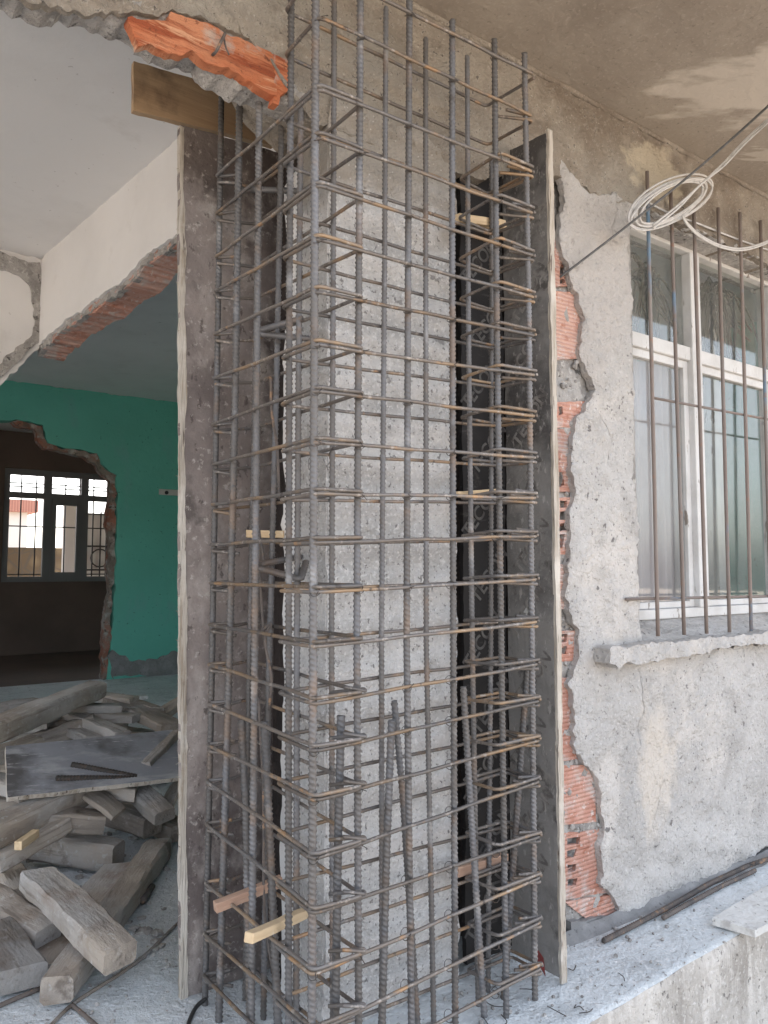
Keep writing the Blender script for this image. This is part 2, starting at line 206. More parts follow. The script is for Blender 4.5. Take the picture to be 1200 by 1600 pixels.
# ------------------------------------------------------------------ object helpers
def link(name, me, m=None, parent=None, smooth=False):
    o = bpy.data.objects.new(name, me); COL.objects.link(o)
    if m:
        for mm in (m if isinstance(m, (list, tuple)) else [m]): me.materials.append(M[mm])
    if smooth: me.polygons.foreach_set('use_smooth', [True] * len(me.polygons))
    if parent: o.parent = parent
    return o
def tag(o, label, cat, group=None):
    o['label'] = label; o['category'] = cat
    if group: o['group'] = group
    return o
def thing(name, label, cat, loc=(0, 0, 0), group=None):
    o = bpy.data.objects.new(name, None); COL.objects.link(o); o.empty_display_size = .1
    return tag(o, label, cat, group)
def struct(o): o['kind'] = 'structure'; return o
class MB:
    def __init__(s): s.v = []; s.f = []; s.mi = []
    def add(s, vs_, fs, mi=0):
        b = len(s.v); s.v += [tuple(v) for v in vs_]; s.f += [tuple(b + i for i in f) for f in fs]; s.mi += [mi] * len(fs)
    def box(s, p0, p1, mi=0):
        x0, y0, z0 = p0; x1, y1, z1 = p1
        s.add([(x0, y0, z0), (x1, y0, z0), (x1, y1, z0), (x0, y1, z0), (x0, y0, z1), (x1, y0, z1), (x1, y1, z1), (x0, y1, z1)],
              [(0, 3, 2, 1), (4, 5, 6, 7), (0, 1, 5, 4), (1, 2, 6, 5), (2, 3, 7, 6), (3, 0, 4, 7)], mi)
    def tube(s, path, r, n=8, closed=False, rf=None, mi=0, cap=True):
        P = [Vector(p) for p in path]; m = len(P); rings = []
        t = (P[1] - P[0]).normalized(); a = Vector((0, 0, 1)) if abs(t.z) < .9 else Vector((1, 0, 0)); u = (a - t * a.dot(t)).normalized(); sl = 0
        for i in range(m):
            if closed: t2 = (P[(i + 1) % m] - P[i - 1]).normalized()
            elif i == 0: t2 = t
            elif i == m - 1: t2 = (P[i] - P[i - 1]).normalized()
            else: t2 = ((P[i + 1] - P[i]).normalized() + (P[i] - P[i - 1]).normalized()).normalized()
            u = (u - t2 * u.dot(t2)).normalized(); v = t2.cross(u)
            if i: sl += (P[i] - P[i - 1]).length
            rings.append([P[i] + (u * math.cos(k * math.tau / n) + v * math.sin(k * math.tau / n)) * (rf(sl, k * math.tau / n) if rf else r) for k in range(n)])
        vs_ = [q for rg in rings for q in rg]; fs = []
        for i in range(m if closed else m - 1):
            j = (i + 1) % m
            for k in range(n): fs.append((i * n + k, i * n + (k + 1) % n, j * n + (k + 1) % n, j * n + k))
        if not closed and cap: fs.append(tuple(range(n - 1, -1, -1))); fs.append(tuple((m - 1) * n + k for k in range(n)))
        s.add(vs_, fs, mi)
    def build(s, name, m, parent=None, smooth=False):
        me = bpy.data.meshes.new(name); me.from_pydata(s.v, [], s.f); me.update()
        if len(set(s.mi)) > 1: me.polygons.foreach_set('material_index', s.mi)
        return link(name, me, m, parent, smooth)

def smooth_path(pts, n=6, run=0):
    P = [Vector(p) for p in pts]; out = []
    if run: d_ = (P[-1] - P[-2]).normalized(); P += [P[-1] + d_ * run * k / 3 for k in (1, 2, 3)]
    Q = [P[0] * 2 - P[1]] + P + [P[-1] * 2 - P[-2]]
    for i in range(1, len(Q) - 2):
        a, b, c, d = Q[i - 1:i + 3]
        for k in range(n):
            t = k / n
            out.append(.5 * ((2 * b) + (c - a) * t + (2 * a - 5 * b + 4 * c - d) * t * t + (3 * b - a - 3 * c + d) * t ** 3))
    out.append(P[-1]); return out
def resample(path, step):
    P = [Vector(p) for p in path]; out = [P[0]]; 
    for a, b in zip(P, P[1:]):
        L_ = (b - a).length; k = max(1, int(L_ / step))
        for i in range(1, k + 1): out.append(a.lerp(b, i / k))
    return out
def rebar(name, path, r, m='rebar', parent=None, pitch=.0125, step=.0026, seed=0):
    """ribbed bar: crescent ribs on two sides, a seam along each flank"""
    ph = seed * 1.3
    def rf(s_, th):
        th2 = th + ph; side = math.sin(th2)
        q = (s_ / pitch + (th2 / math.tau) * 2.0) % 1.0
        rib = max(0, 1 - abs(q - .5) / .27) * min(1, abs(side) * 2.2)
        seam = max(0, abs(math.cos(th2)) - .9) * 6
        return r * (.88 + .36 * rib + .14 * seam)
    mb = MB(); mb.tube(resample(path, step), r, 12, rf=rf)
    return mb.build(name, m, parent, True)

def inside(p, poly):
    x, y = p; c = False; n = len(poly); j = n - 1
    for i in range(n):
        xi, yi = poly[i]; xj, yj = poly[j]
        if (yi > y) != (yj > y) and x < (xj - xi) * (y - yi) / (yj - yi) + xi: c = not c
        j = i
    return c
def rough_poly(poly, seg, amp, seed):
    out = []; n = len(poly)
    for i in range(n):
        a = Vector(poly[i]); b = Vector(poly[(i + 1) % n]); L_ = (b - a).length; k = max(1, int(L_ / seg)); d = (b - a).normalized() if L_ > 0 else Vector((1, 0)); nn = Vector((-d.y, d.x))
        for j in range(k):
            q = a.lerp(b, j / k)
            e = amp * (nz((q.x, q.y, 0), 1 / (seg * 2.3), seed) * 1.2 + nz((q.x, q.y, 5), 1 / (seg * 8), seed) * 1.3)
            if amp: q = q + nn * e
            out.append((q.x, q.y))
    return out
def slit(pxs, w_, Y, sd=0):
    P = [onY(x, y, Y) for x, y in pxs]; P = resample(P, .02); n = len(P)
    P = [p + Vector((.004 * nz(p, 30, sd), 0, .002 * nz(p, 30, sd + 4))) for p in P]
    return [(p.x - w_ * (1 - abs(2 * i / (n - 1) - .7) * .55), p.z) for i, p in enumerate(P)] + [(p.x + w_ * (1 - abs(2 * i / (n - 1) - .7) * .55), p.z + .001) for i, p in list(enumerate(P))[::-1]]
def sheet(name, outline, y0, thick, m, parent=None, holes=(), slits=(), step=.03, amp=.003, seg=.015, edge=.004, axis='Y', seed=0, sm=True, nscale=9, fn=None, bevel=0.0):
    """a solid slab of plaster / board / concrete facing -axis with a ragged outline and an uneven face"""
    ol = rough_poly(outline, seg, edge, seed) if edge else rough_poly(outline, max(seg, .05), 0, seed)
    hs = [rough_poly(h, seg, edge, seed + 3 + i) for i, h in enumerate(holes)] + [list(h) for h in slits]
    vs_ = list(ol); es = [(i, (i + 1) % len(ol)) for i in range(len(ol))]; loops = [list(range(len(ol)))]
    for h in hs:
        b = len(vs_); vs_ += h; es += [(b + i, b + (i + 1) % len(h)) for i in range(len(h))]; loops.append(list(range(b, b + len(h))))
    xs = [p[0] for p in ol]; zs = [p[1] for p in ol]; rr = random.Random(seed)
    x = min(xs)
    allc = ol + [q for h in hs for q in h]
    cell = {}
    for (a, b) in allc: cell.setdefault((int(a / step), int(b / step)), []).append((a, b))
    def near(p):
        cx, cz = int(p[0] / step), int(p[1] / step)
        for i in (-1, 0, 1):
            for j in (-1, 0, 1):
                for q in cell.get((cx + i, cz + j), ()):
                    if (q[0] - p[0]) ** 2 + (q[1] - p[1]) ** 2 < (step * .45) ** 2: return True
        return False
    while x < max(xs):
        z = min(zs)
        while z < max(zs):
            p = (x + rr.uniform(-.3, .3) * step, z + rr.uniform(-.3, .3) * step)
            if inside(p, ol) and not any(inside(p, h) for h in hs) and not near(p): vs_.append(p)
            z += step
        x += step
    V, E_, F_, ov, oe, of = delaunay_2d_cdt([Vector(p) for p in vs_], es, [], 0, 1e-6)
    tris = []
    for f in F_:
        c = sum((V[i] for i in f), Vector((0, 0))) / len(f)
        if inside(c, ol) and not any(inside(c, h) for h in hs): tris.append(f)
    def P(u, v, d):
        return (u, d, v) if axis == 'Y' else (d, u, v) if axis == 'X' else (u, v, d)
    mp = {}
    for i, o_ in enumerate(ov):
        for k in o_: mp[k] = i
    rim = set(mp[i] for lp in loops for i in lp)
    front = []; back = []
    for i, q in enumerate(V):
        d = y0 + amp * (nz((q.x, q.y, 0), nscale, seed) * 1.4 + nz((q.x, q.y, 3), nscale * 4, seed) * .6)
        if fn: d += fn(q.x, q.y)
        if i in rim: d += bevel
        front.append(P(q.x, q.y, d)); back.append(P(q.x, q.y, y0 + thick))
    n = len(V); fs = []
    flip = (axis == 'Y')
    for f in tris:
        a = [tuple(f), tuple(n + i for i in reversed(f))]
        fs += a
    for lp in loops:
        L_ = [mp[i] for i in lp]
        for i in range(len(L_)):
            a, b = L_[i], L_[(i + 1) % len(L_)]
            if a != b: fs.append((a, b, n + b, n + a))
    me = bpy.data.meshes.new(name); me.from_pydata(front + back, [], fs); me.update()
    bm = bmesh.new(); bm.from_mesh(me); bmesh.ops.recalc_face_normals(bm, faces=bm.faces); bm.to_mesh(me); bm.free()
    if sm:
        me.polygons.foreach_set('use_smooth', [True] * len(me.polygons)); me.set_sharp_from_angle(angle=R(50))
    return link(name, me, m, parent)
def box(name, p0, p1, m, parent=None, bevel=0):
    mb = MB(); mb.box(p0, p1); o = mb.build(name, m, parent)
    if bevel:
        b = o.modifiers.new('b', 'BEVEL'); b.width = bevel; b.segments = 2
    return o
def pxY(pts, Y): return [(lambda q: (q.x, q.z))(onY(x, y, Y)) for x, y in pts]

# ================================================================== SETTING
g = struct(box('ground', (-60, -60, -1.0), (60, 60, -.62), 'ground'))
# floor sheet with uneven surface, plinth drop at the front
mb = MB(); nx, ny = 90, 60; x0, x1, yy0, yy1 = -4.5, 4.5, -.1, 3.2
def fy(x): return -.10 + .045 * x
pts = []
for j in range(ny + 1):
    for i in range(nx + 1):
        x = x0 + (x1 - x0) * i / nx; e = fy(x) + .006 * nz((x, 0, 0), 9, 2); y = e + (yy1 - e) * (j / ny) ** 1.4
        z = .003 * nz((x, y, 0), 4, 1) + .0015 * nz((x, y, 0), 25, 1)
        if j == 0: z -= .008
        pts.append((x, y, z))
mb.add(pts, [(j * (nx + 1) + i, j * (nx + 1) + i + 1, (j + 1) * (nx + 1) + i + 1, (j + 1) * (nx + 1) + i) for j in range(ny) for i in range(nx)])
struct(mb.build('floor', 'floor', None, True))
mb = MB(); rows = 26
pts = []
for j in range(rows + 1):
    for i in range(nx * 2 + 1):
        x = x0 + (x1 - x0) * i / (nx * 2); e = fy(x) + .006 * nz((x, 0, 0), 9, 2)
        z = -.008 - .65 * j / rows
        pts.append((x, e - (0 if j == 0 else .006 + .006 * nz((x, z, 0), 6, 4) + .003 * nz((x, z, 0), 22, 4)), z + (0 if j else .003 * nz((x, e, 0), 4, 1))))
W_ = nx * 2 + 1
mb.add(pts, [((j + 1) * W_ + i, (j + 1) * W_ + i + 1, j * W_ + i + 1, j * W_ + i) for j in range(rows) for i in range(nx * 2)])
tag(mb.build('plinth', 'plinth', None, True), 'rough rendered front face of the plinth below the pale ledge', 'plinth')
struct(box('back_floor', (-4.5, 3.2, -.3), (5.5, 6.7, .09), 'floor')); struct(box('far_floor', (-4.5, 6.7, -.3), (5.5, 10.4, .088), 'dark_room'))  # far floor takes the darkened colour that makes the back room dim

# ------------------------------------------------------------------ balcony slab and ceilings
sl_ = thing('balcony_slab', 'brown stained concrete balcony slab overhead with a pale patch', 'slab')
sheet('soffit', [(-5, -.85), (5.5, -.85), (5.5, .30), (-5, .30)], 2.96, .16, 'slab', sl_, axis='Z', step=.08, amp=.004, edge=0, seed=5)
mb = MB(); mb.tube([(x / 10 - 1, .262 + .004 * nz((x, 0, 0), .7), 2.957 + .005 * nz((x, 1, 0), 1.3)) for x in range(0, 55)], .011, 7); mb.build('fillet', 'beam', sl_, True)
struct(box('ceiling', (-4.5, .47, 3.05), (5.5, 10.6, 3.25), 'white'))

# ------------------------------------------------------------------ facade
fac = thing('facade_wall', 'grey cement rendered house wall with exposed red bricks and a barred window', 'wall')
# concrete beam over everything
bb = [(-.45, 2.965), (4.6, 2.965), (4.6, 2.62), (1.62, 2.64), (1.35, 2.60), (1.22, 2.63), (1.08, 2.60), (.99, 2.62), (.80, 2.50), (.60, 2.49), (.35, 2.475), (.13, 2.49), (.06, 2.53), (-.12, 2.66), (-.45, 2.78)]
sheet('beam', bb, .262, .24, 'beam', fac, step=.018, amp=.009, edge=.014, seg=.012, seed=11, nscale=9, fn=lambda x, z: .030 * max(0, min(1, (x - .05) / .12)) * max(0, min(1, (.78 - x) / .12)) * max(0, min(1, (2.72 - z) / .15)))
# render skin
left = [(872, 232), (884, 300), (876, 368), (884, 400), (893, 440), (903, 458), (913, 500), (911, 548), (922, 585), (929, 607), (912, 640), (900, 660), (896, 690), (897, 735), (899, 772), (893, 800), (895, 868), (889, 890), (888, 930), (892, 965), (904, 985), (908, 1035), (893, 1068), (899, 1110), (903, 1180), (912, 1192), (932, 1203), (941, 1240), (945, 1290), (941, 1320), (941, 1382), (962, 1398), (970, 1425), (985, 1438), (1000, 1428), (1040, 1398), (1090, 1380), (1140, 1360), (1200, 1325)]
rp = pxY(left, .262); rp += [(3.0, .04), (4.6, .04), (4.6, 2.64), (1.60, 2.655), (1.35, 2.615), (1.2, 2.645)]
wl = pxY([(986, 318), (985, 400), (988, 500), (992, 600), (991, 700), (996, 800), (998, 900), (1002, 985)], .262)
win_hole = [(wl[0][0], 2.64)] + wl[1:-1] + [(wl[-1][0], .90), (3.25, .90), (3.25, 2.64)]
def bulge(x, z): return .006 * nz((x, z, 0), 2.5, 9)
sheet('render', rp, .264, .028, 'render', fac, holes=[win_hole], slits=[slit([(998, 1046), (1003, 1075), (1008, 1105), (1000, 1135), (1002, 1165), (994, 1190), (986, 1215)], .0016, .262), slit([(962, 300), (966, 330), (958, 352), (962, 380)], .0012, .262, 3), slit([(935, 640), (950, 668), (958, 690), (952, 720)], .0014, .262, 5), slit([(1040, 1215), (1030, 1250), (1022, 1290), (1026, 1330)], .001, .262, 7)], step=.014, amp=.008, edge=.012, seg=.011, seed=21, nscale=11, fn=bulge, bevel=.003)
# wall body behind the render
mb = MB()
mb.box((1.03, .32, 0), (1.62, .50, 2.62)); mb.box((1.62, .3, 0), (3.3, .5, .90)); mb.box((3.3, .3, 0), (4.6, .5, 2.62)); mb.box((1.03, .30, 2.63), (4.6, .5, 2.9))
mb.build('wall_body', 'mortar', fac)
mb = MB(); mb.box((1.47, .283, .1), (wl[3][0] - .012, .32, 2.62)); mb.build('jamb', 'mortar', fac)
# exposed hollow bricks along the broken edge
def hollow_brick(pxpts, holes=(), seed=0):
    pxpts = [(x + 42 if x > 885 else x, y) for x, y in pxpts]
    b = sheet('exposed_brick', pxY(pxpts, .285), .2875 + .004 * random.random(), .014, 'brick', fac, holes=[pxY(h, .285) for h in holes], step=.03, amp=.002, edge=.002, seg=.012, seed=seed)
    zs = [q[1] for q in pxY(pxpts, .285)]; xs = [q[0] for q in pxY(pxpts, .285)]
    if holes:
        w_ = MB()
        z0_, z1_ = min(zs), max(zs)
        for k in range(1, 4):
            z = z0_ + (z1_ - z0_) * k / 4; w_.box((min(xs) + .01, .303, z - .005), (max(xs) - .02, .37, z + .005))
        w_.build('web', 'brick', b)
    return b
hb = [
 ([(868, 372), (884, 372), (897, 445), (868, 448)], [[(876, 408), (888, 414), (886, 424), (876, 430)], [(876, 434), (885, 436), (884, 442), (876, 443)]]),
 ([(868, 455), (906, 455), (918, 500), (915, 556), (868, 562)], []),
 ([(900, 565), (925, 580), (935, 612), (916, 648), (899, 660)], []),
 ([(868, 628), (898, 626), (900, 662), (892, 668), (868, 668)], [[(874, 636), (879, 634), (881, 646), (875, 649)]]),
 ([(868, 670), (902, 668), (905, 770), (868, 768)], [[(874, 738), (880, 737), (883, 758), (875, 762)]]),
 ([(868, 778), (901, 776), (903, 868), (868, 866)], [[(876, 782), (888, 782), (887, 792), (877, 794)], [(876, 800), (888, 798), (886, 812), (876, 812)], [(876, 818), (890, 816), (888, 828), (876, 830)], [(876, 836), (884, 834), (880, 855), (875, 856)]]),
 ([(868, 882), (894, 880), (896, 950), (868, 952)], []),
 ([(868, 986), (898, 984), (902, 1030), (868, 1034)], [[(876, 992), (889, 990), (887, 1003), (877, 1004)], [(876, 1010), (888, 1009), (886, 1022), (877, 1023)]]),
 ([(868, 1060), (900, 1062), (908, 1185), (868, 1190)], []),
 ([(872, 1196), (890, 1196), (891, 1285), (872, 1290)], []),
 ([(902, 1200), (934, 1200), (948, 1250), (948, 1290), (905, 1300)], []),
 ([(872, 1304), (948, 1290), (950, 1388), (872, 1408)], [[(888, 1310), (908, 1308), (906, 1320), (888, 1322)], [(888, 1330), (903, 1327), (898, 1340), (888, 1342)], [(888, 1352), (902, 1350), (900, 1362), (888, 1364)], [(888, 1374), (904, 1372), (901, 1384), (888, 1386)]]),
 ([(884, 1410), (944, 1394), (948, 1420), (936, 1430), (886, 1444)], []),
]
for i, (p, h) in enumerate(hb): hollow_brick(p, h, 40 + i)
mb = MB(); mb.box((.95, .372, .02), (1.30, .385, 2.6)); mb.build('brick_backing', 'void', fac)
# mortar bed behind and between the bricks, open where the brick cells are open
bed = pxY([(866, 366), (960, 366), (990, 1000), (1000, 1440), (870, 1468)], .293)
sheet('mortar_bed', bed, .296, .03, 'mortar', fac, holes=[pxY(h_, .285) for p, h in hb for h_ in h], step=.014, amp=.010, edge=.002, seed=45, nscale=18)
jm = MB(); rr = random.Random(5)
for i in range(46):
    y = rr.choice((452, 568, 600, 666, 772, 874, 962, 975, 1045, 1195, 1235, 1297, 1402, 1445, 1452)) + rr.uniform(-9, 9); c = onY(rr.uniform(878, 900 if y < 1190 else 935), y, .292); r_ = rr.uniform(.004, .011)
    bmx = bmesh.new(); bmesh.ops.create_icosphere(bmx, subdivisions=2, radius=r_)
    for v in bmx.verts: v.co *= 1 + .7 * nz(v.co, 90, i + y)
    jm.add([v.co + c for v in bmx.verts], [tuple(v.index for v in f.verts) for f in bmx.faces]); bmx.free()
jm.build('mortar_crumbs', 'mortar', fac)
# rear edge of the wall behind the panel
box('wall_end', (.955, .30, 0), (1.04, .50, 2.55), 'void', fac)
# damp mortar strip at the foot
ds = pxY([(893, 1440), (960, 1432), (985, 1440), (1050, 1400), (1140, 1362), (1210, 1326)], .268); 
sheet('damp_strip', [(ds[0][0], .0)] + ds + [(4.5, .10), (4.5, 0)], .272, .05, 'wet', fac, step=.02, amp=.008, edge=.004, seed=33)
mb = MB()
n_ = 80
fp = []
for i in range(n_ + 1):
    x = 1.0 + 3.0 * i / n_
    fp.append(((x, .272, .030 + .01 * nz((x, 0, 0), 8)), (x, .25 + .012 * nz((x, 3, 0), 9), .009), (x, .235 + .016 * nz((x, 7, 0), 9), -.002)))
mb.add([q for t_ in fp for q in t_], [(i * 3 + k, (i + 1) * 3 + k, (i + 1) * 3 + k + 1, i * 3 + k + 1) for i in range(n_) for k in range(2)])
mb.build('mortar_fillet', 'wet', fac, True)
# window sill
s0 = onY(952, 1003, .20)
sill = sheet('window_sill', [(s0.x, .905), (s0.x + .04, .885), (1.9, .90), (1.93, .912), (3.4, .905), (3.4, .955), (s0.x, .95)], .20, .22, 'render', fac, step=.012, amp=.008, edge=.008, seg=.012, seed=8, nscale=20)
mb = MB()
sx = [1.50 + 1.8 * i / 120 for i in range(121)]
mb.add([q for x in sx for q in ((x, .255 + .006 * nz((x, 0, 0), 12), .948), (x, .29, .965 + .004 * nz((x, 2, 0), 14)), (x, .34, .990 + .006 * nz((x, 5, 0), 11)), (x, .40, 1.022 + .004 * nz((x, 9, 0), 9)))], [(i * 4 + k, (i + 1) * 4 + k, (i + 1) * 4 + k + 1, i * 4 + k + 1) for i in range(120) for k in range(3)])
mb.build('sill_bed', 'render', fac, True)
# window
YW = .38
wz0, wzt0, wzt1, wz1 = 1.065, 2.13, 2.19, 2.665
wt = bpy.data.objects.new('window', None); COL.objects.link(wt); wt.parent = fac
mb = MB()
xl = 1.60
mb.box((xl, YW, wz1 - .05), (3.24, YW + .07, wz1)); mb.box((xl, YW, wz0 - .045), (3.24, YW + .07, wz0 - .005)); mb.box((xl, YW, wz0 - .005), (xl + .06, YW + .07, wz1 - .05))
mb.box((2.117, YW - .006, wz0 - .005), (2.188, YW + .07, wz1 - .05)); mb.box((2.80, YW - .004, wz0 - .005), (2.87, YW + .07, wz1 - .05))
mb.box((xl + .06, YW + .004, wzt0), (2.117, YW + .07, wzt1)); mb.box((2.188, YW + .004, wzt0), (2.80, YW + .07, wzt1))
fr = mb.build('frame', 'frame', wt); bv = fr.modifiers.new('b', 'BEVEL'); bv.width = .004; bv.segments = 2
mb = MB()
for (a, b, z0_, z1_) in [(xl + .06, 2.117, wz0 + .03, wzt0), (2.188, 2.80, wz0 + .03, wzt0)]:
    e = .035; y = YW + .02
    mb.box((a, y, z0_ - .034), (a + e, y + .035, z1_)); mb.box((b - e, y, z0_ - .034), (b, y + .035, z1_)); mb.box((a + e, y, z0_ - .034), (b - e, y + .035, z0_ - .008)); mb.box((a + e, y, z1_ - e), (b - e, y + .035, z1_))
sa = mb.build('casement', 'frame', wt); bv = sa.modifiers.new('b', 'BEVEL'); bv.width = .003; bv.segments = 2
for (a, b, z0_, z1_) in [(xl + .095, 2.082, wz0 + .022, wzt0 - .035), (2.223, 2.765, wz0 + .022, wzt0 - .035), (xl + .06, 2.117, wzt1, wz1 - .05), (2.188, 2.8, wzt1, wz1 - .05), (2.87, 3.2, wz0 + .03, wz1 - .05)]:
    box('pane', (a, YW + .036, z0_), (b, YW + .040, z1_), 'glass' if a < 2 and z0_ < 2 else 'glass_clear', wt)
# left casement opens inward: white inner leaf seen through
mb = MB()
cpt = []
for i in range(81):
    x = xl + .04 + .62 * i / 80; y = YW + .11 + .016 * math.sin(i * .62 + 2.5 * nz((i * .08, 0, 0), 1, 3)) * (1 + 1.2 * nz((i * .1, 4, 0), 1, 2)) + .012 * math.sin(i * .23)
    cpt.append((x, y))
mb.add([(x, y, z) for (x, y) in cpt for z in (1.0, 2.12)], [(i * 2, i * 2 + 2, i * 2 + 3, i * 2 + 1) for i in range(80)])
tag(mb.build('curtain', 'curtain', None, True), 'pale sheer curtain hanging behind the left lower window pane', 'curtain')
tag(box('door_frame', (2.90, .75, 0.1), (2.98, .85, 2.9), 'frame'), 'white upright frame standing inside the room behind the right pane', 'frame')
# dry twigs inside
tw = MB()
for c0, n_, zt in ((1.93, 22, 2.50), (2.52, 46, 2.52)):
    for i in range(n_):
        a = Vector((c0 + rr.uniform(-.08, .12), .52 + rr.uniform(-.05, .05), zt + rr.uniform(-.06, .06)))
        an = rr.uniform(-1.5, 1.5); L_ = rr.uniform(.25, .46)
        p = [a]
        for k in range(1, 6): p.append(a + Vector((math.sin(an) * L_ * k / 5 * .8, rr.uniform(-.02, .02), -math.cos(an) * L_ * (k / 5) ** 1.5 + .06 * math.sin(k))))
        tw.tube(smooth_path(p, 3), .0055, 5)
tag(tw.build('dried_plant', 'leafb', None, True), 'dark dried palm fronds hanging inside behind the upper window panes', 'plant')

# ------------------------------------------------------------------ broken remnant over the left opening
rem = thing('wall_remnant', 'broken masonry hanging over the left opening with bright orange brick', 'wall')
rpx = [(-60, -120), (-60, -5), (0, 8), (35, 22), (60, 26), (95, 30), (130, 40), (160, 48), (185, 58), (205, 66), (212, 84), (236, 92), (255, 96), (272, 104), (300, 112), (320, 128), (345, 140), (362, 152), (390, 160), (420, 170), (448, 184), (458, 176), (470, 158), (480, 100), (486, -120)]
sheet('rubble_core', pxY(rpx, .355), .285, .09, 'mortar', rem, step=.009, amp=.018, edge=.010, seg=.009, seed=51, nscale=22, bevel=.012)
sheet('orange_brick', pxY([(198, 28), (232, 34), (262, 38), (266, 22), (300, 30), (345, 50), (400, 75), (425, 88), (428, 150), (405, 140), (370, 118), (322, 104), (300, 84), (262, 84), (235, 72), (214, 74), (204, 52)], .268), .262, .03, 'brick_orange', rem, step=.010, amp=.006, edge=.006, seg=.009, seed=52, nscale=20)
sheet('orange_brick', pxY([(425, 86), (452, 98), (450, 142), (438, 150), (434, 166), (424, 162), (427, 150)], .268), .262, .03, 'brick_orange', rem, step=.02, amp=.004, edge=.003, seed=53)
sheet('plaster', pxY([(-60, -120), (-60, -30), (0, -12), (60, 8), (110, 14), (165, 18), (200, 22), (264, 14), (305, 25), (345, 42), (395, 60), (452, 90), (470, -120)], .268), .266, .02, 'beam', rem, step=.010, amp=.014, edge=.010, seg=.010, seed=54, nscale=18)
mb = MB(); mb.tube(smooth_path([onY(352, 52, .25), onY(345, 66, .235), onY(338, 80, .24), onY(332, 86, .26)], 4), .004, 6); mb.tube(smooth_path([onY(350, 60, .25), onY(353, 74, .235), onY(358, 86, .24)], 4), .0022, 6); mb.build('wire_stub', 'rust', rem, True)

# ------------------------------------------------------------------ the old column
co_ = thing('concrete_column', 'old rough grey concrete column standing inside the steel cage', 'column')
cr = pxY([(712, 210), (709, 260), (714, 330), (708, 380), (706, 430), (711, 470), (708, 520), (712, 600), (708, 650), (713, 740), (711, 900), (714, 1000), (712, 1200), (715, 1400), (716, 1520)], .29)
sheet('front_face', [(.208, 0)] + [(.208, 2.60)] + [(cr[0][0], 2.60)] + cr + [(cr[-1][0], 0)], .29, .16, 'column', co_, step=.014, amp=.007, edge=.007, seed=61, nscale=14)
sheet('left_face', [(.296, 0), (.296, 2.5), (.45, 2.5), (.45, 0)], .205, .04, 'column', co_, axis='X', step=.03, amp=.002, edge=.002, seed=62)
lp = [(442, 560), (444, 640), (440, 700), (446, 760), (440, 820), (446, 900), (441, 960), (443, 1060), (439, 1180), (442, 1260), (436, 1330), (440, 1420), (438, 1560)]
lq = [(lambda q: (q.y, q.z))(onX(x, y, .19)) for x, y in lp]
sheet('white_plaster_edge', [(.455, 0), (.455, 2.42), (.53, 2.40), (.49, 2.0)] + lq + [(lq[-1][0], 0)], .190, .05, 'white', co_, axis='X', step=.02, amp=.004, edge=.006, seed=63)
box('core', (.24, .46, 0), (.62, .66, 2.55), 'void', co_); box('gap_shade_infill', (.622, .50, 0), (.95, .60, 2.6), 'void', co_)  # second block added so the gap right of the column looks black with shade

# ------------------------------------------------------------------ formwork
def panel(name, label, mb_, m='ply', sub=None):
    o = mb_.build('panel_face', m); 
    return o
fr_ = thing('formwork_panel', 'tall dark film faced plywood panel with pale edge against the brickwork', 'panel', group='upright plywood formwork panels')
zt_ = onX(858, 203, .91).z
def ply_slab(parent, axis, outline, d, th, m, me_, seed):
    p = sheet('face', outline, d, th, m, parent, axis=axis, step=.05, amp=.001, edge=.0035, seg=.02, seed=seed)
    return p
ply_slab(fr_, 'X', [(.104, .02), (.104, 1.2), (.104, zt_ - .01), (.30, zt_ + .01), (.30, .02)], .902, .017, 'ply', None, 71)
sheet('edge_strip', [(.9015, 0.005), (.9015, zt_ + .002), (.924, zt_), (.924, .005)], .094, .011, 'ply_edge', fr_, step=.02, amp=.0015, edge=.0022, seg=.012, seed=72)
rb_ = thing('formwork_panel', 'dark printed plywood panel closing the recess behind the right bars', 'panel', group='upright plywood formwork panels')
zb = onY(740, 208, .30).z
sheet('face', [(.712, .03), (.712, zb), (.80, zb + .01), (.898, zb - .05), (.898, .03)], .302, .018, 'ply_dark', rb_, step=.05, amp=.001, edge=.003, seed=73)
def text(s, loc, rot, size, m, parent):
    cu = bpy.data.curves.new('lettering', 'FONT'); cu.body = s; cu.size = size; cu.extrude = .0006; cu.align_x = 'CENTER'; cu.align_y = 'CENTER'; cu.offset = .0012
    t_ = bpy.data.objects.new('t', cu); COL.objects.link(t_); bpy.context.view_layer.update()
    me = bpy.data.meshes.new_from_object(t_.evaluated_get(bpy.context.evaluated_depsgraph_get())); bpy.data.objects.remove(t_)
    o = link('lettering', me, m, parent); o.location = loc; o.rotation_euler = rot; return o
for k in range(11):
    z = .18 + k * .205
    # lettering on the rear panel, running up to the right
    text('TECON', (.79 + .035 * (k % 2), .3005, z), (R(90), 0, 0), .062, 'print', rb_).rotation_euler = (Matrix.Rotation(R(90), 3, 'X') @ Matrix.Rotation(R(50), 3, 'Z')).to_euler()
    q = text('TECON', (.9008, .215 - .025 * (k % 2), z + .09), (0, 0, 0), .060, 'print_side', fr_)
    q.rotation_euler = (Matrix.Rotation(R(-90), 3, 'Z') @ Matrix.Rotation(R(90), 3, 'X') @ Matrix.Rotation(R(50), 3, 'Z')).to_euler()
q_ = onX(824, 956, .9005); q = text('48', (.9008, q_.y, q_.z), (0, 0, 0), .03, 'switch', fr_); q.rotation_euler = (Matrix.Rotation(R(-90), 3, 'Z') @ Matrix.Rotation(R(90), 3, 'X')).to_euler()
p_ = onX(845, 1505, .901)
sheet('red_mark', [(.155, p_.z - .03), (.165, p_.z + .02), (.20, p_.z + .045), (.19, p_.z - .01)], .9002, .001, 'redprint', fr_, axis='X', step=.02, amp=0, edge=.002, seed=1)

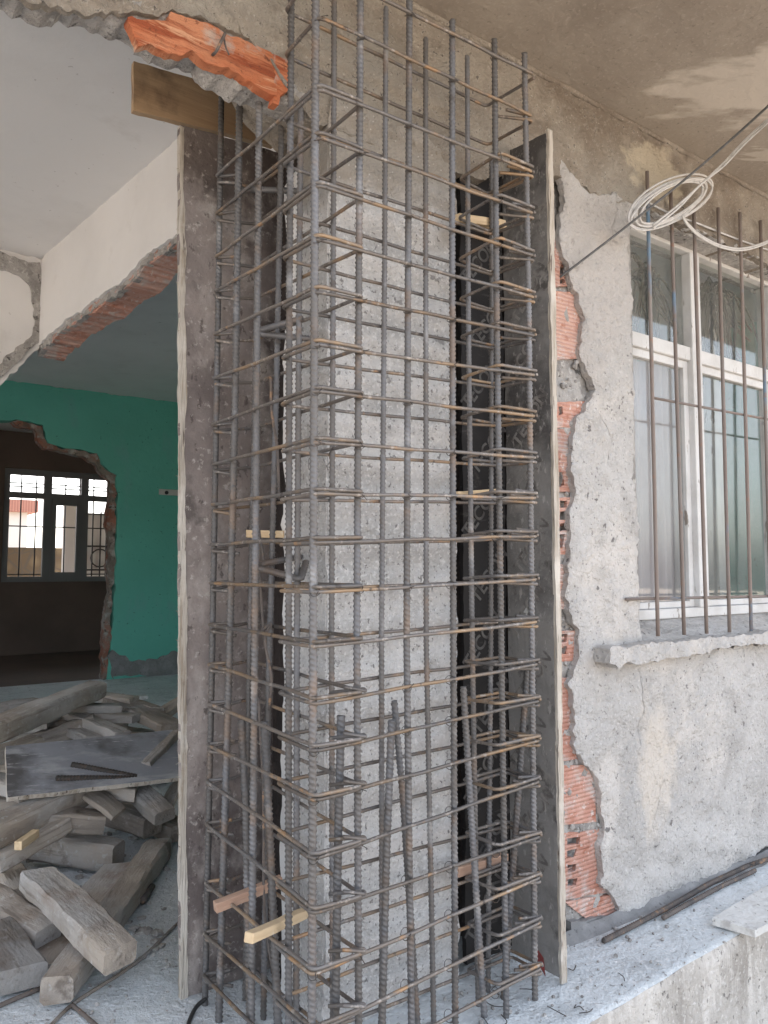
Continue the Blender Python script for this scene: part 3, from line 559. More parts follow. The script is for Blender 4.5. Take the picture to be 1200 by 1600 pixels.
fl_ = thing('formwork_panel', 'scuffed grey plywood panel with worn pale edge beside the timber heap', 'panel', group='upright plywood formwork panels')
TL = onY(281, 195, .68); BL = onY(283, 1561, .68)
sheet('face', [(BL.x, .0), (BL.x + .32, 0), (.275, 2.60), (TL.x + .10, 2.585), (TL.x, 2.575)], .682, .018, 'ply_light', fl_, step=.05, amp=.0025, edge=.003, seg=.02, seed=76)
ev = [(BL.x - .001, .0)]
ev2 = []
for k in range(41):
    z = 2.57 * k / 40; x = BL.x + (TL.x - BL.x) * z / 2.57
    ev2.append((x + .012 + .010 * (nz((z, 0, 0), 3.3, 5) + .6 * nz((z, 3, 0), 14)) + .004, z))
sheet('bare_edge', [(BL.x - .001, .0), ] + ev2 + [(TL.x - .001, 2.573)], .6785, .020, 'ply_edge', fl_, step=.02, amp=.002, edge=.0022, seg=.012, seed=77)
# a few splinters along the edge
for k in range(26):
    z = rr.uniform(.1, 2.5); x = BL.x + (TL.x - BL.x) * z / 2.57; a = Vector((x, .682, z)); sp = MB(); sp.tube([a, a + Vector((-rr.uniform(.004, .014), rr.uniform(-.004, .002), rr.uniform(-.01, .012)))], .0007, 4); sp.build('splinter', 'ply_edge', fl_)
# header board
hdr = sheet('header_board', [(q.x, q.z) for q in (onY(209, 172, .71), onY(209, 95, .71), onY(455, 168, .71), onY(428, 228, .71))], .71, .022, 'board', None, step=.05, amp=.001, edge=.002, seg=.02, seed=78)
tag(hdr, 'brown board nailed flat across the top of the left plywood panel', 'board')

# ------------------------------------------------------------------ reinforcement cage
cage = thing('rebar_cage', 'open reinforcement cage of ribbed vertical bars and rusty square stirrups', 'steel cage')
def RX(z): return .79 - .07 * z / 2.75      # right end bar drifts a little
def RY(z): return .08 * (1 - z / 2.75)
def FY(x, z): return RY(z) * max(0, x) / .79
def fpt(px, py):                            # a point of the front plane seen at px,py
    p = onY(px, py, 0)
    for _ in range(4): p = onY(px, py, FY(p.x, p.z))
    return p
def vbar(pts, r=.0085, seed=0): return rebar('vertical_bar', pts, r, 'rebar', cage, seed=seed)
def fbar(pxs, r=.0085, top=None, seed=0, dy=.012):
    P = []
    for (x, y) in pxs: P.append(fpt(x, y) + Vector((0, dy, 0)))
    P = sorted(P, key=lambda q: q.z)
    lo, lo2 = P[0], P[1]; d = (lo2 - lo) / (lo2.z - lo.z); P.insert(0, lo + d * (.0 - lo.z))
    if top: hi = P[-1]; d = (P[-1] - P[1]) / (P[-1].z - P[1].z); P.append(hi + d * (top - hi.z))
    return vbar(P, r, seed)
TOPZ = 2.95
fbar([(492, 1500), (494, 800), (497, 40)], .0095, TOPZ, 1)
fbar([(565, 1560), (562, 1000), (565, 400), (567, 30)], .0085, TOPZ, 2)
fbar([(647, 1560), (640, 1000), (642, 400), (644, 30)], .0085, TOPZ, 3)
fbar([(716, 1560), (713, 1000), (711, 400), (711, 28)], .0085, None, 4)
fbar([(796, 1580), (788, 1000), (781, 500), (777, 58)], .0085, None, 5)
fbar([(841, 1562), (836, 1000), (831, 500), (824, 80)], .0085, None, 6)
def ibar(pxs, Y=.165, r=.0075, top=None, seed=0):
    P = sorted([onY(x, y, Y) for x, y in pxs], key=lambda q: q.z); d = (P[1] - P[0]) / (P[1].z - P[0].z); P.insert(0, P[0] - d * P[0].z)
    if top: d = (P[-1] - P[1]) / (P[-1].z - P[1].z); P.append(P[-1] + d * (top - P[-1].z))
    return vbar(P, r, seed)
ibar([(520, 1560), (518, 1000), (521, 300), (522, 20)], top=TOPZ, seed=7)
ibar([(597, 1560), (596, 1000), (601, 400), (603, 12)], seed=8)
ibar([(677, 1560), (666, 1000), (665, 300), (665, 60)], seed=9)
ibar([(746, 1500), (738, 1000), (732, 500), (730, 88)], seed=10)
ibar([(763, 1500), (767, 1000), (768, 500), (768, 240)], Y=.20, seed=11)
def sbar(pxs, X=.0, r=.0085, top=None, seed=0):
    P = sorted([onX(x, y, X) for x, y in pxs], key=lambda q: q.z); d = (P[1] - P[0]) / (P[1].z - P[0].z); P.insert(0, P[0] - d * P[0].z)
    if top: d = (P[-1] - P[1]) / (P[-1].z - P[1].z); P.append(P[-1] + d * (top - P[-1].z))
    return vbar(P, r, seed)
LX = .012
sbar([(451, 1560), (451, 1000), (452, 500), (455, 10)], LX, .0085, TOPZ, 12)
sbar([(393, 1560), (398, 1000), (402, 500), (405, 155)], LX, .0092, None, 13)
sbar([(343, 1560), (358, 1050), (368, 600), (374, 165)], LX, .0098, None, 14)
sbar([(320, 1580), (331, 1050), (339, 600), (346, 145)], LX, .0088, None, 15)
sbar([(463, 1560), (464, 1000), (467, 500), (470, 160)], .115, .0085, None, 16)
sbar([(412, 1560), (420, 1050), (432, 600), (440, 185)], .115, .0085, None, 17)
sbar([(383, 1560), (389, 1050), (396, 700), (405, 240)], .115, .0075, 2.45, 18)
# stirrups
cor = [35, 146, 220, 295, 378, 458, 541, 613, 692, 772, 848, 925, 1010, 1099, 1174, 1251, 1343, 1428, 1525]
rt = [181, 269, 333, 400, 465, 525, 589, 652, 717, 780, 840, 908, 975, 1041, 1099, 1161, 1225, 1311, 1375, 1444, 1517]
lf = [None, 287, 344, 412, 464, 531, 600, 672, 734, 797, 859, 919, 984, 1045, 1107, 1172, 1229, 1296, 1390, 1469, 1536]
levels = []
for i in range(21):
    zc = onX(494, cor[i], 0).z if i < 19 else [.22, .105][i - 19]
    zr = fpt(828 + (rt[i] - 100) * 13 / 1450, rt[i]).z
    zl = onX(336 - (lf[i] - 300) * 14 / 1300, lf[i], 0).z if lf[i] else zc + .01
    levels.append((zc, zr, zl))
levels.insert(0, (2.665, fpt(826, 114).z, None))
def round_loop(pts, rad=.018, n=5):
    """open or closed polyline with bent corners"""
    P = [Vector(p) for p in pts]; out = [P[0]]
    for i in range(1, len(P) - 1):
        a = (P[i - 1] - P[i]); b = (P[i + 1] - P[i]); ra = min(rad, a.length * .45, b.length * .45)
        A = P[i] + a.normalized() * ra; B = P[i] + b.normalized() * ra
        for k in range(n + 1):
            t = k / n; out.append(A * (1 - t) ** 2 + P[i] * 2 * t * (1 - t) + B * t * t)
    out.append(P[-1]); return out
def stirrup(pts, r, seed):
    path = round_loop(pts); P = resample(path, .02)
    q = [p + Vector((nz(p, 7, seed), nz(p, 7, seed + 9), nz(p, 6, seed + 20))) * .0028 for p in P]
    q = resample(q, .004)
    def rf(s_, th): return r * (.93 + .16 * max(0, 1 - abs(((s_ / .008 + th * .16) % 1) - .5) / .25))
    mb = MB(); mb.tube(q, r, 8, rf=rf); return mb.build('stirrup', 'stirrup', cage, True)
LY = .595; IN = .172; XI = .127
for i, (zc, zr, zl) in enumerate(levels):
    def zf(x, y):
        z = zc + (zr - zc) * max(0, x) / .74
        if zl is not None: z += (zl - zc) * max(0, y) / LY
        return z
    e = -.004
    rx = RX(zr) - .012 + .02; ry = RY(zr)
    js = lambda: rr.uniform(-.004, .004)
    j1 = js()
    # B: round the front wing; starts and ends with hooks at the right end
    B = [(rx - .075, ry + .03, zf(rx, 0) + .010), (rx + .004, ry - .0, zf(rx, 0) + .004), (0 + e, 0 + e, zf(0, 0)), (e, IN, zf(0, IN)), (rx - .0, IN + .02, zf(rx, .1) - .002), (rx + .006, ry - .004, zf(rx, 0) - .010), (rx - .09, ry * .9 + .05, zf(rx, 0) - .006)]
    if i == 0: B = B[1:6]
    stirrup(B, .0050, i)
    if zl is not None and i != 1:
        # A: down the left wing, hooks at the far left corner
        ho = rr.uniform(.05, .075)
        A = [(e + ho, LY - .03, zf(0, LY) + .022 + js()), (e, LY + .006, zf(0, LY) + .014), (e, -.002 + e, zc + .011), (XI, e, zc + (zr - zc) * .16 + .010), (XI, LY, zf(XI, LY) + .012), (e, LY, zf(0, LY) - .004), (e + ho, LY - .045, zf(0, LY) - .014 + js())]
        stirrup(A, .0050, 100 + i)
        # C: small link at the right end
        cx = .595 + .012 * (1 - zr / 2.7); cy = FY(cx, zr)
        if i % 3:
            cx += rr.uniform(-.006, .006)
        Cq = [(rx - .065, ry + .02, zf(rx, 0) + .022 + js()), (rx + .008, ry - .004, zf(rx, 0) + .018), (cx, cy - .004, zf(cx, 0) + .020), (cx, IN + .01, zf(cx, .1) + .012), (rx, IN + .03, zf(rx, .1) + .010), (rx + .008, ry, zf(rx, 0) + .008)]
        stirrup(Cq, .0049, 200 + i)
# short hook ends of the corner ties, lower levels
for i in range(14, 21):
    zc, zr, zl = levels[i]; z = zc + (zr - zc) * .16
    P = [(XI - .05, .05, z + .012), (XI + .004, -.004, z + .018), (XI - .045, .002, z + .004)]
    mb = MB(); mb.tube(round_loop([(XI - .055, .055, z + .006), (XI + .006, .0, z + .016), (XI + .006, -.006, z + .012), (XI - .045, .01, z + .024)], .008), .0045, 8); mb.build('hook', 'stirrup', cage, True)
# tie wires at crossings
for i, (zc, zr, zl) in enumerate(levels):
    for x in (0, .125, .275, .425, .60):
        if rr.random() < .55:
            z = zc + (zr - zc) * x / .74; c = Vector((x, FY(x, z) + .004, z)); loop = [c + Vector((math.cos(a) * .011, math.sin(a) * .014, math.sin(a + .8) * .010)) for a in [k * math.tau / 10 for k in range(10)]]
            tw = MB(); tw.tube(loop, .0010, 4, closed=True)
            d = Vector((rr.uniform(-1, 1), -rr.uniform(.2, 1), rr.uniform(-1, 1))).normalized(); a = c + Vector((0, -.012, 0)); tw.tube([c + Vector((.011, 0, .010 * math.sin(.8))), a, a + d * rr.uniform(.008, .02)], .0011, 4); tw.build('tie_wire', 'wire', cage)

# starter bars leaning inside the cage
def starter(pa, pb, Y=None, X=None, r=.009, label='', bend=None, seed=0, z0=None):
    f = (lambda x, y: onY(x, y, Y)) if Y is not None else (lambda x, y: onX(x, y, X))
    a = f(*pa); b = f(*pb); P = [a]
    if bend: P.append(f(*bend))
    P.append(b)
    d = (P[-1] - P[-2]); 
    if abs(d.z) > 1e-4 and P[-1].z > 0: P.append(P[-1] + d * (-(P[-1].z + .02) / d.z))
    o = rebar('starter_bar', P[::-1], r, 'rebar', None, seed=seed)
    return tag(o, label, 'steel bar', 'short starter bars leaning inside the cage')
starter((377, 1124), (388, 1450), X=.06, r=.0105, label='bluish starter bar just right of the third bar from the left panel, leaning left', bend=(384, 1260), seed=1)
starter((413, 1127), (434, 1590), X=.06, r=.0105, label='thick starter bar leaning left, tip beside the dark gap left of the column', bend=(422, 1320), seed=2)
starter((533, 1118), (524, 1590), Y=.06, r=.0098, label='upright starter bar just right of the corner bar with a sawn top', bend=(528, 1330), seed=3)
starter((616, 1095), (652, 1598), Y=.10, r=.0085, label='right hand starter bar of the crossed pair in front of the column', bend=(630, 1250), seed=4)
starter((612, 1125), (597, 1595), Y=.075, r=.0095, label='left hand starter bar of the crossed pair, with a bright cut tip', bend=(604, 1330), seed=5)
starter((724, 1073), (757, 1589), Y=.114, r=.009, label='long starter bar leaning left at the right edge of the column', bend=(740, 1330), seed=6)
starter((824, 1041), (797, 1420), Y=.15, r=.0095, label='starter bar leaning right inside the right end of the cage', seed=7)
# anchor pins bent round, glued into the column side
def pin(pts, label, X=None, seed=0):
    o = rebar('anchor_pin', round_loop(pts, .012), .0088, 'rebar', None, seed=seed, pitch=.008); return tag(o, label, 'steel pin', 'bent anchor pins set in the column side')
def pinpts(x0, x1, y0, y1, yb):
    a = onX(x1, y0, .20); a.x = .23; m_ = onX(x0, yb, .03); b = onY(x1, y1, .18)
    return a, m_, b
pin([onX(470, 870, .20), onX(404, 882, .06), onX(405, 888, .05), onX(470, 905, .10), onX(474, 893, .12), onX(478, 878, .14)], 'bent ribbed pin at mid height, looped end beside the white plaster edge', seed=2)
pin([onX(472, 498, .12), onX(402, 517, .05), onX(404, 522, .05), onX(492, 530, .20)], 'bent ribbed pin above mid height with a shiny cut tip', seed=3)
pin([onX(352, 297, .14), onX(400, 296, .10), onX(452, 298, .16), onX(482, 300, .20)], 'straight ribbed pin near the top of the left cage side', seed=4)
# thin loose rods in the left wing
for k, (pts, lab) in enumerate([
    ([(415, 596), (423, 592), (424, 640), (433, 700), (436, 780)], 'thin hooked rod hanging high in the left side of the cage'),
    ([(398, 730), (405, 830), (413, 880), (406, 890), (410, 960), (413, 1000)], 'thin bent rod hanging at mid height in the left side of the cage'),
    ([(410, 985), (424, 975), (414, 1000), (424, 1060), (420, 1110)], 'thin hooked rod hanging low in the left side of the cage'),
    ([(404, 1090), (412, 1250), (413, 1420), (430, 1540)], 'thin straight rod standing at the foot of the left cage side')]):
    mb = MB(); mb.tube(smooth_path([onX(x, y, .085) for x, y in pts], 5), .004, 7)
    tag(mb.build('steel_rod', 'rust', None, True), lab, 'steel rod', 'thin loose rods in the left cage side')

# wooden spacers
def batten(a, b, w_, h_, m, label, name='wooden_batten'):
    a, b = Vector(a), Vector(b); d = b - a; L_ = d.length
    mb = MB(); n = 8; vs_ = []
    for i in range(n + 1):
        x = L_ * i / n; e = .0015
        for (yy, zz) in ((-w_ / 2, -h_ / 2), (w_ / 2, -h_ / 2), (w_ / 2, h_ / 2), (-w_ / 2, h_ / 2)):
            vs_.append((x + (e * nz((yy * 90, zz * 90, x), 3) * 3 if i in (0, n) else 0), yy + e * nz((x, yy, 1), 30), zz + e * nz((x, zz, 7), 30)))
    fs = [(i * 4 + k, i * 4 + (k + 1) % 4, i * 4 + 4 + (k + 1) % 4, i * 4 + 4 + k) for i in range(n) for k in range(4)] + [(3, 2, 1, 0), tuple(n * 4 + k for k in range(4))]
    mb.add(vs_, fs); o = mb.build(name, m); o.location = a; o.rotation_euler = d.to_track_quat('X', 'Z').to_euler()
    bv = o.modifiers.new('b', 'BEVEL'); bv.width = .0015; bv.segments = 1
    return tag(o, label, 'batten', 'short wooden spacers stuck through the cage')
batten(onX(335, 1418, -.045), onX(440, 1376, .14), .024, .026, 'pinkwood', 'pinkish batten end, the upper of two poking out low on the left')
batten(onX(388, 1466, -.10), onX(482, 1424, .13), .024, .022, 'fresh', 'pale fresh batten end, the lower of two poking out low on the left')
batten(onY(714, 342, .20), onY(785, 352, .24), .03, .026, 'fresh', 'cream wood spacer high in the dark recess right of the column')
batten(onY(712, 772, .19), onY(780, 767, .22), .022, .014, 'fresh', 'thin cream wood spacer halfway up the dark recess right of the column')
batten(onY(712, 1362, .20), onY(790, 1340, .23), .024, .028, 'pinkwood', 'dusty wood spacer low in the dark recess right of the column')
batten(onX(386, 834, .10), onX(444, 835, .19), .02, .022, 'fresh', 'small wood spacer at mid height left of the column')

# ------------------------------------------------------------------ window grille
gr = thing('window_grille', 'rusty window grille of plain round bars with traces of blue paint', 'grille')
YG = .238
for k, (t_, b_) in enumerate([((1011, 268), (1028, 994)), ((1048, 300), (1069, 992)), ((1084, 330), (1104, 990)), ((1122, 325), (1140, 988)), ((1156, 332), (1174, 986)), ((1188, 345), (1205, 984)), ((1222, 350), (1238, 980)), ((1256, 360), (1270, 978))]):
    mb = MB(); a, b = onY(*t_, YG), onY(*b_, YG); mb.tube([a.lerp(b, i / 12) + Vector((.0015 * nz((i, k, 0), .7), 0, 0)) for i in range(13)], .0075, 10); mb.build('bar', 'grille', gr, True)
for (a, b) in (((978, 936), (1290, 930)), ((1022, 622), (1290, 672))):
    mb = MB(); A, B_ = onY(*a, YG + .012), onY(*b, YG + .012); mb.tube([A, B_], .0055, 8); mb.build('cross_bar', 'grille', gr, True)

# ------------------------------------------------------------------ cables
coil = MB(); rr2 = random.Random(3)
A0 = onY(1052, 318, .15)
def cpt_(px, py): return onY(px, py, .17)
for k in range(8):
    P = []; ph = rr2.uniform(0, 6.28)
    for j in range(40):
        a = j * math.tau / 40; ra = 62 + 2.6 * k - 8 + rr2.uniform(-.4, .4); rb2 = 27 + 1.2 * k - 5
        tilt = R(-27)
        u = math.cos(a) * ra; v = math.sin(a) * rb2 * (1 + .12 * math.sin(a + ph))
        px = 1046 + u * math.cos(tilt) - v * math.sin(tilt) + 3 * math.sin(ph + a * 2); py = 318 + u * math.sin(tilt) + v * math.cos(tilt) + 2 * math.cos(ph * 2 + a)
        p = onY(px, py, .165 + .03 * math.sin(a + .6) + .006 * math.sin(ph + a)); P.append(p)
    coil.tube(P, .0042, 7, closed=True)
for dx in (0, 5):
    coil.tube(smooth_path([onY(1020, 352 + dx, .16), onY(1060, 320 + dx, .13), onY(1095, 288, .10), onY(1130, 255 + dx, .04), onY(1165, 218 + dx, -.05), onY(1200, 186 + dx, -.15), onY(1260, 130 + dx, -.35)], 8, 6), .0042, 7)
for dx in (0, 3):
    coil.tube(smooth_path([onY(1066, 338, .16), onY(1075, 350 + dx, .18), onY(1095, 368 + dx, .2), onY(1125, 383 + dx, .2), onY(1160, 388 + dx, .2), onY(1200, 376 + dx, .2), onY(1240, 350 + dx, .2), onY(1300, 300 + dx, .255)], 8), .0042, 7)
tag(coil.build('cable_coil', 'cable', None, True), 'hank of thin white cable hanging in front of the window bars', 'cable')
dk = MB(); dk.tube(smooth_path([onY(876, 432, .29), onY(886, 425, .27), onY(985, 349, .12), onY(1085, 268, -.05), onY(1200, 166, -.32), onY(1330, 40, -.7)], 8, 6), .0042, 7)
tag(dk.build('dark_wire', 'darkcable', None, True), 'taut dark twisted wire running from the brick edge up to the right', 'wire')
lc = MB(); lc.tube(smooth_path([onY(1012, 316, .25), onY(1050, 335, .25), onY(1090, 349, .25), onY(1130, 365, .25), onY(1170, 380, .25), onY(1215, 395, .25), onY(1260, 408, .25)], 6), .004, 7)
tag(lc.build('lintel_cable', 'cable', None, True), 'grey cable clipped along the underside of the concrete lintel', 'cable')

# ------------------------------------------------------------------ things on the ledge
o = rebar('loose_bar', [onZ(943, 1470, .012), onZ(1040, 1420, .012), onZ(1110, 1380, .012), onZ(1170, 1352, .012), onZ(1188, 1346, .03), onZ(1260, 1325, .03)], .009, 'rust', None, seed=3)
tag(o, 'long rusty bar lying on the ledge along the wall foot, kinked at the far end', 'steel bar')
o = rebar('loose_bar', [onZ(1036, 1434, .012), onZ(1075, 1412, .012), onZ(1130, 1383, .012), onZ(1180, 1360, .012)], .008, 'rust', None, seed=4)
tag(o, 'shorter bar lying outside the long rusty bar on the ledge', 'steel bar')
tp = [onZ(1113, 1434, .03), onZ(1180, 1454, .03), onZ(1290, 1395, .03), onZ(1210, 1376, .03)]
sheet('stone_slab', [(p.x, p.y) for p in tp], .006, .024, 'marble', None, axis='Z', step=.03, amp=.001, edge=.002, seed=3)
tag(bpy.data.objects['stone_slab'], 'white stone slab lying on the ledge at the right', 'slab')
for k, pts in enumerate([[(752, 1560), (772, 1572), (800, 1572)], [(755, 1590), (770, 1606), (792, 1598), (783, 1585)], [(855, 1572), (870, 1580), (885, 1588)], [(888, 1513), (896, 1516), (900, 1508)], [(900, 1570), (897, 1575), (905, 1572), (912, 1578)], [(905, 1583), (920, 1581), (926, 1576)], [(812, 1545), (830, 1546), (838, 1552)], [(966, 1520), (974, 1526), (976, 1533)], [(775, 1540), (768, 1546), (779, 1549)]]):
    mb = MB(); mb.tube(smooth_path([onZ(x, y, .004 + .006 * (i % 2)) for i, (x, y) in enumerate(pts)], 4), .0013, 5)
    w_ = ['dark wire scrap behind the foot of the long starter bar', 'looped wire scrap right of the foot of the long starter bar', 'straight wire scrap on the ledge just right of the last cage bar', 'tiny hooked wire scrap beside the foot of the right plywood panel', 'small curled wire scrap below the right plywood panel', 'wavy wire scrap on the ledge right of the curled one', 'wire scrap at the foot of the last cage bar', 'hooked wire scrap alone on the ledge right of the plywood panel', 'short kinked wire scrap deep inside the cage foot'][k]
    tag(mb.build('wire_scrap', 'wire', None, True), w_, 'wire scrap', 'cut tie wire scraps on the ledge')

# ------------------------------------------------------------------ interior shell
pa, pb = onZ(277, 217, 3.05), onZ(67, 401, 3.05)
pdir = (pb - pa).normalized(); pn = Vector((pdir.y, -pdir.x, 0))
if pn.x < 0: pn = -pn
def onP(x, y):      # meet the partition plane
    r = ray(x, y); t = (pa - CAM).dot(pn) / r.dot(pn); return CAM + r * t
def pc(x, y): q = onP(x, y); return ((q - pa).dot(pdir), q.z)
pt = thing('partition_wall', 'white inner partition wall broken away below with red brick showing', 'wall')
Mx = Matrix((pdir, pn, Vector((0, 0, 1)))).transposed().to_4x4(); Mx.translation = Vector((pa.x, pa.y, 0))
edge_px = [(54, 548), (66, 532), (80, 520), (100, 500), (122, 488), (145, 470), (170, 452), (190, 438), (205, 426), (222, 402), (240, 388), (262, 375), (285, 360), (330, 335)]
e2 = [pc(x, y) for x, y in edge_px]
a_ = sheet('plaster', [(e2[0][0], 3.05)] + e2 + [(e2[-1][0] - .5, e2[-1][1]), (e2[-1][0] - .5, 3.05)], 0, .018, 'white', pt, step=.04, amp=.003, edge=.012, seg=.02, seed=81)
e3 = [(x, z + .02) for x, z in e2]
b_ = sheet('brick_core', [(e2[0][0] + .01, 3.05)] + [(x + .01, z - .035) for x, z in e2] + [(e2[-1][0] - .5, e2[-1][1] - .03), (e2[-1][0] - .5, 3.05)], .02, .15, 'brick', pt, step=.04, amp=.004, edge=.014, seg=.025, seed=82)
c_ = sheet('mortar_rim', [(x, z + .015) for x, z in e2] + [(x, z - .032) for x, z in reversed(e2)], .016, .03, 'mortar', pt, step=.012, amp=.012, edge=.010, seg=.014, seed=83, nscale=16)
for q in (a_, b_, c_): q.matrix_world = Mx
# solid right hand rooms: side walls
hs_ = thing('house_shell', 'outer side walls of the house round the dim rooms', 'wall')
box('side_wall', (-4.6, 2.9, -.6), (-4.5, 10.4, 3.05), 'white', hs_); box('side_wall', (4.6, .5, -.6), (4.8, 10.4, 3.05), 'teal', hs_)
box('facade_backing', (-4.6, .38, 2.62), (1.0, .47, 3.1), 'mortar', hs_)
box('sun_block_roof', (-5, .30, 3.26), (5.5, 13.2, 3.45), 'slab', hs_)  # unseen roof, run far past the back wall to block the sun
# cross wall at the far end of the first room
cw = thing('cross_wall', 'white cross wall at far left broken through below', 'wall')
YC = pb.y + .03
wcx = pxY([(67, 372), (66, 420), (64, 470), (66, 520), (56, 545), (40, 562), (20, 580), (0, 598), (-40, 610), (-90, 620)], YC)
sheet('plaster', [(wcx[0][0], 3.05)] + wcx + [(-4.5, wcx[-1][1]), (-4.5, 3.05)], YC, .13, 'white', cw, step=.05, amp=.004, edge=.014, seg=.02, seed=86)
sheet('bare_strip', pxY([(-60, 392), (0, 392), (22, 404), (44, 412), (62, 410), (67, 440), (64, 470), (66, 530), (44, 548), (20, 568), (0, 590), (-60, 610), (-60, 592), (0, 570), (22, 548), (46, 528), (52, 500), (50, 470), (46, 445), (30, 428), (8, 422), (-60, 414)], YC - .012), YC - .014, .03, 'mortar', cw, step=.02, amp=.012, edge=.012, seg=.02, seed=87, nscale=14)
# turquoise wall with broken opening
YT = 6.6
tq = thing('turquoise_wall', 'turquoise painted wall at the back with a ragged hole knocked through', 'wall')
op = pxY([(-900, 652), (-20, 655), (30, 656), (68, 664), (76, 690), (98, 700), (128, 704), (152, 708), (160, 724), (172, 736), (182, 742), (183, 800), (180, 900), (176, 980), (168, 1062)], YT)
sheet('paint', [(-4.5, 3.05), (-4.5, op[0][1])] + op[1:] + [(op[-1][0], .09), (4.6, .09), (4.6, 3.05)], YT, .16, 'teal', tq, step=.15, amp=.003, edge=.012, seg=.03, seed=91)
rim = [(x, z) for x, z in op[2:]]
sheet('broken_rim', [(x - .0, z) for x, z in rim] + [(x - .05 - .03 * (k % 2), z - .03 - .02 * (k % 3)) for k, (x, z) in list(enumerate(rim))[::-1]], YT + .03, .12, 'rim', tq, step=.05, amp=.03, edge=.02, seg=.03, seed=92, nscale=10)
sheet('skirting_scar', [(op[-1][0] + .02, .09), (op[-1][0] + .02, .36), (op[-1][0] + .22, .27), (op[-1][0] + .45, .25), (op[-1][0] + .7, .33), (op[-1][0] + 1.0, .35), (4.5, .33), (4.5, .09)], YT - .012, .02, 'wet', tq, step=.05, amp=.01, edge=.03, seg=.03, seed=93)
sw = thing('light_switch', 'white switch strip with a dark button on the turquoise wall', 'switch')
s1 = onY(248, 764, YT); s2 = onY(300, 776, YT)
box('plate', (s1.x, YT - .02, s2.z), (s2.x, YT - .004, s1.z), 'switch', sw, .003)
mb = MB(); c = onY(259, 770, YT); mb.tube([(c.x, YT - .032, c.z), (c.x, YT - .018, c.z)], .02, 14); mb.build('button', 'black', sw)
tag(box('threshold', (-4.4, 5.2, .09), (1.4, 5.3, .12), 'marble', None, .004), 'pale threshold strip on the floor before the back room', 'threshold')
# back room with window
YB = 9.6
bw = thing('back_wall', 'dark back room wall with a three part barred window', 'wall')
wp = [onY(8, 730, YB), onY(196, 908, YB)]
X0, X1, Z1, Z0 = wp[0].x, wp[1].x + .25, wp[0].z, wp[1].z
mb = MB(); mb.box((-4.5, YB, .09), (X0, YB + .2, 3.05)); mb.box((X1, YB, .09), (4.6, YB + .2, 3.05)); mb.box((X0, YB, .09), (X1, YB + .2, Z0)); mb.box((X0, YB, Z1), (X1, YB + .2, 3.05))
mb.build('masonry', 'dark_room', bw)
wi = bpy.data.objects.new('window', None); COL.objects.link(wi); wi.parent = bw
mb = MB(); t = .055; zt2 = onY(100, 776, YB).z; yv = YB + .06
xs_ = [X0, onY(76, 800, YB).x, onY(134, 800, YB).x, X1 - .0]
mb.box((X0, yv, Z1 - .08), (X1, yv + .06, Z1)); mb.box((X0, yv, Z0), (X1, yv + .06, Z0 + .07)); mb.box((X0, yv - .002, Z0 + .07), (X0 + .08, yv + .06, Z1 - .08)); mb.box((X1 - .07, yv - .002, Z0 + .07), (X1, yv + .06, Z1 - .08))
for x in xs_[1:3]: mb.box((x - .05, yv - .002, Z0 + .07), (x + .05, yv + .06, Z1 - .08))
for a, b in ((X0 + .08, xs_[1] - .05), (xs_[1] + .05, xs_[2] - .05), (xs_[2] + .05, X1 - .07)): mb.box((a, yv, zt2 - .04), (b, yv + .06, zt2 + .04))
a, b = xs_[1] + .05, xs_[2] - .05; mb.box((a, yv - .02, Z0 + .07), (a + .06, yv + .03, zt2 - .04)); mb.box((b - .06, yv - .02, Z0 + .07), (b, yv + .03, zt2 - .04)); mb.box((a + .06, yv - .02, zt2 - .12), (b - .06, yv + .03, zt2 - .04)); mb.box((a + .06, yv - .02, Z0 + .07), (b - .06, yv + .03, Z0 + .13))
mb.build('frame', 'pvc', wi)
mb = MB(); x = X0 + .05
while x < X1: mb.box((x - .008, YB + .17, Z0), (x + .008, YB + .186, Z1)); x += .19
for z in (Z0 + .10, Z0 + .75, Z1 - .18, zt2 + .12): mb.box((X0, YB + .160, z - .008), (X1, YB + .17, z + .008))
mb.build('security_bars', 'black', wi)
# yard seen through the back window
tag(box('garden_wall', (-2, 13.5, -.6), (2.6, 13.8, 1.6), 'stone'), 'brown stone garden wall outside the back window', 'wall')
nb = thing('neighbour_house', 'pale neighbouring house with red roof beyond the yard', 'house')
box('walls', (-4, 19, -.6), (3.0, 24, 2.6), 'house', nb); box('roof', (-4.2, 18.8, 2.6), (3.2, 24.2, 2.9), 'roof', nb)
gt = thing('garden_gate', 'pale panelled iron gate with black scrollwork outside the back window', 'gate')
for (xa, xb) in ((2.55, 3.1), (3.25, 3.9)):
    box('gate_panel', (xa, 12.0, -.3), (xb, 12.04, 2.15), 'switch', gt)
    mb = MB()
    for x in (xa, (xa + xb) / 2, xb): mb.tube([(x, 11.97, -.3), (x, 11.97, 2.2)], .014, 6)
    for z in (.3, 1.2, 1.6, 2.15): mb.tube([(xa, 11.97, z), (xb, 11.97, z)], .014, 6)
    c = ((xa + xb) / 2, 11.97, 1.4); mb.tube([(c[0] + math.cos(k * math.tau / 16) * .15, 11.97, c[2] + math.sin(k * math.tau / 16) * .15) for k in range(16)], .012, 6, closed=True)
    mb.build('scrollwork', 'black', gt)
box('gate_post', (2.25, 11.95, -.6), (2.45, 12.15, 2.4), 'house', gt)
tag(box('blue_post', (1.95, 11.6, -.6), (2.02, 11.67, 2.0), mat('blue_paint', (.05, .08, .3)) and 'house'), 'slim post in the yard outside the back window', 'post')
M['blue'] = bpy.data.materials['blue_paint']; bpy.data.objects['blue_post'].data.materials[0] = M['blue']
bpy.data.objects['blue_post']['label'] = 'slim blue post in the yard outside the back window'

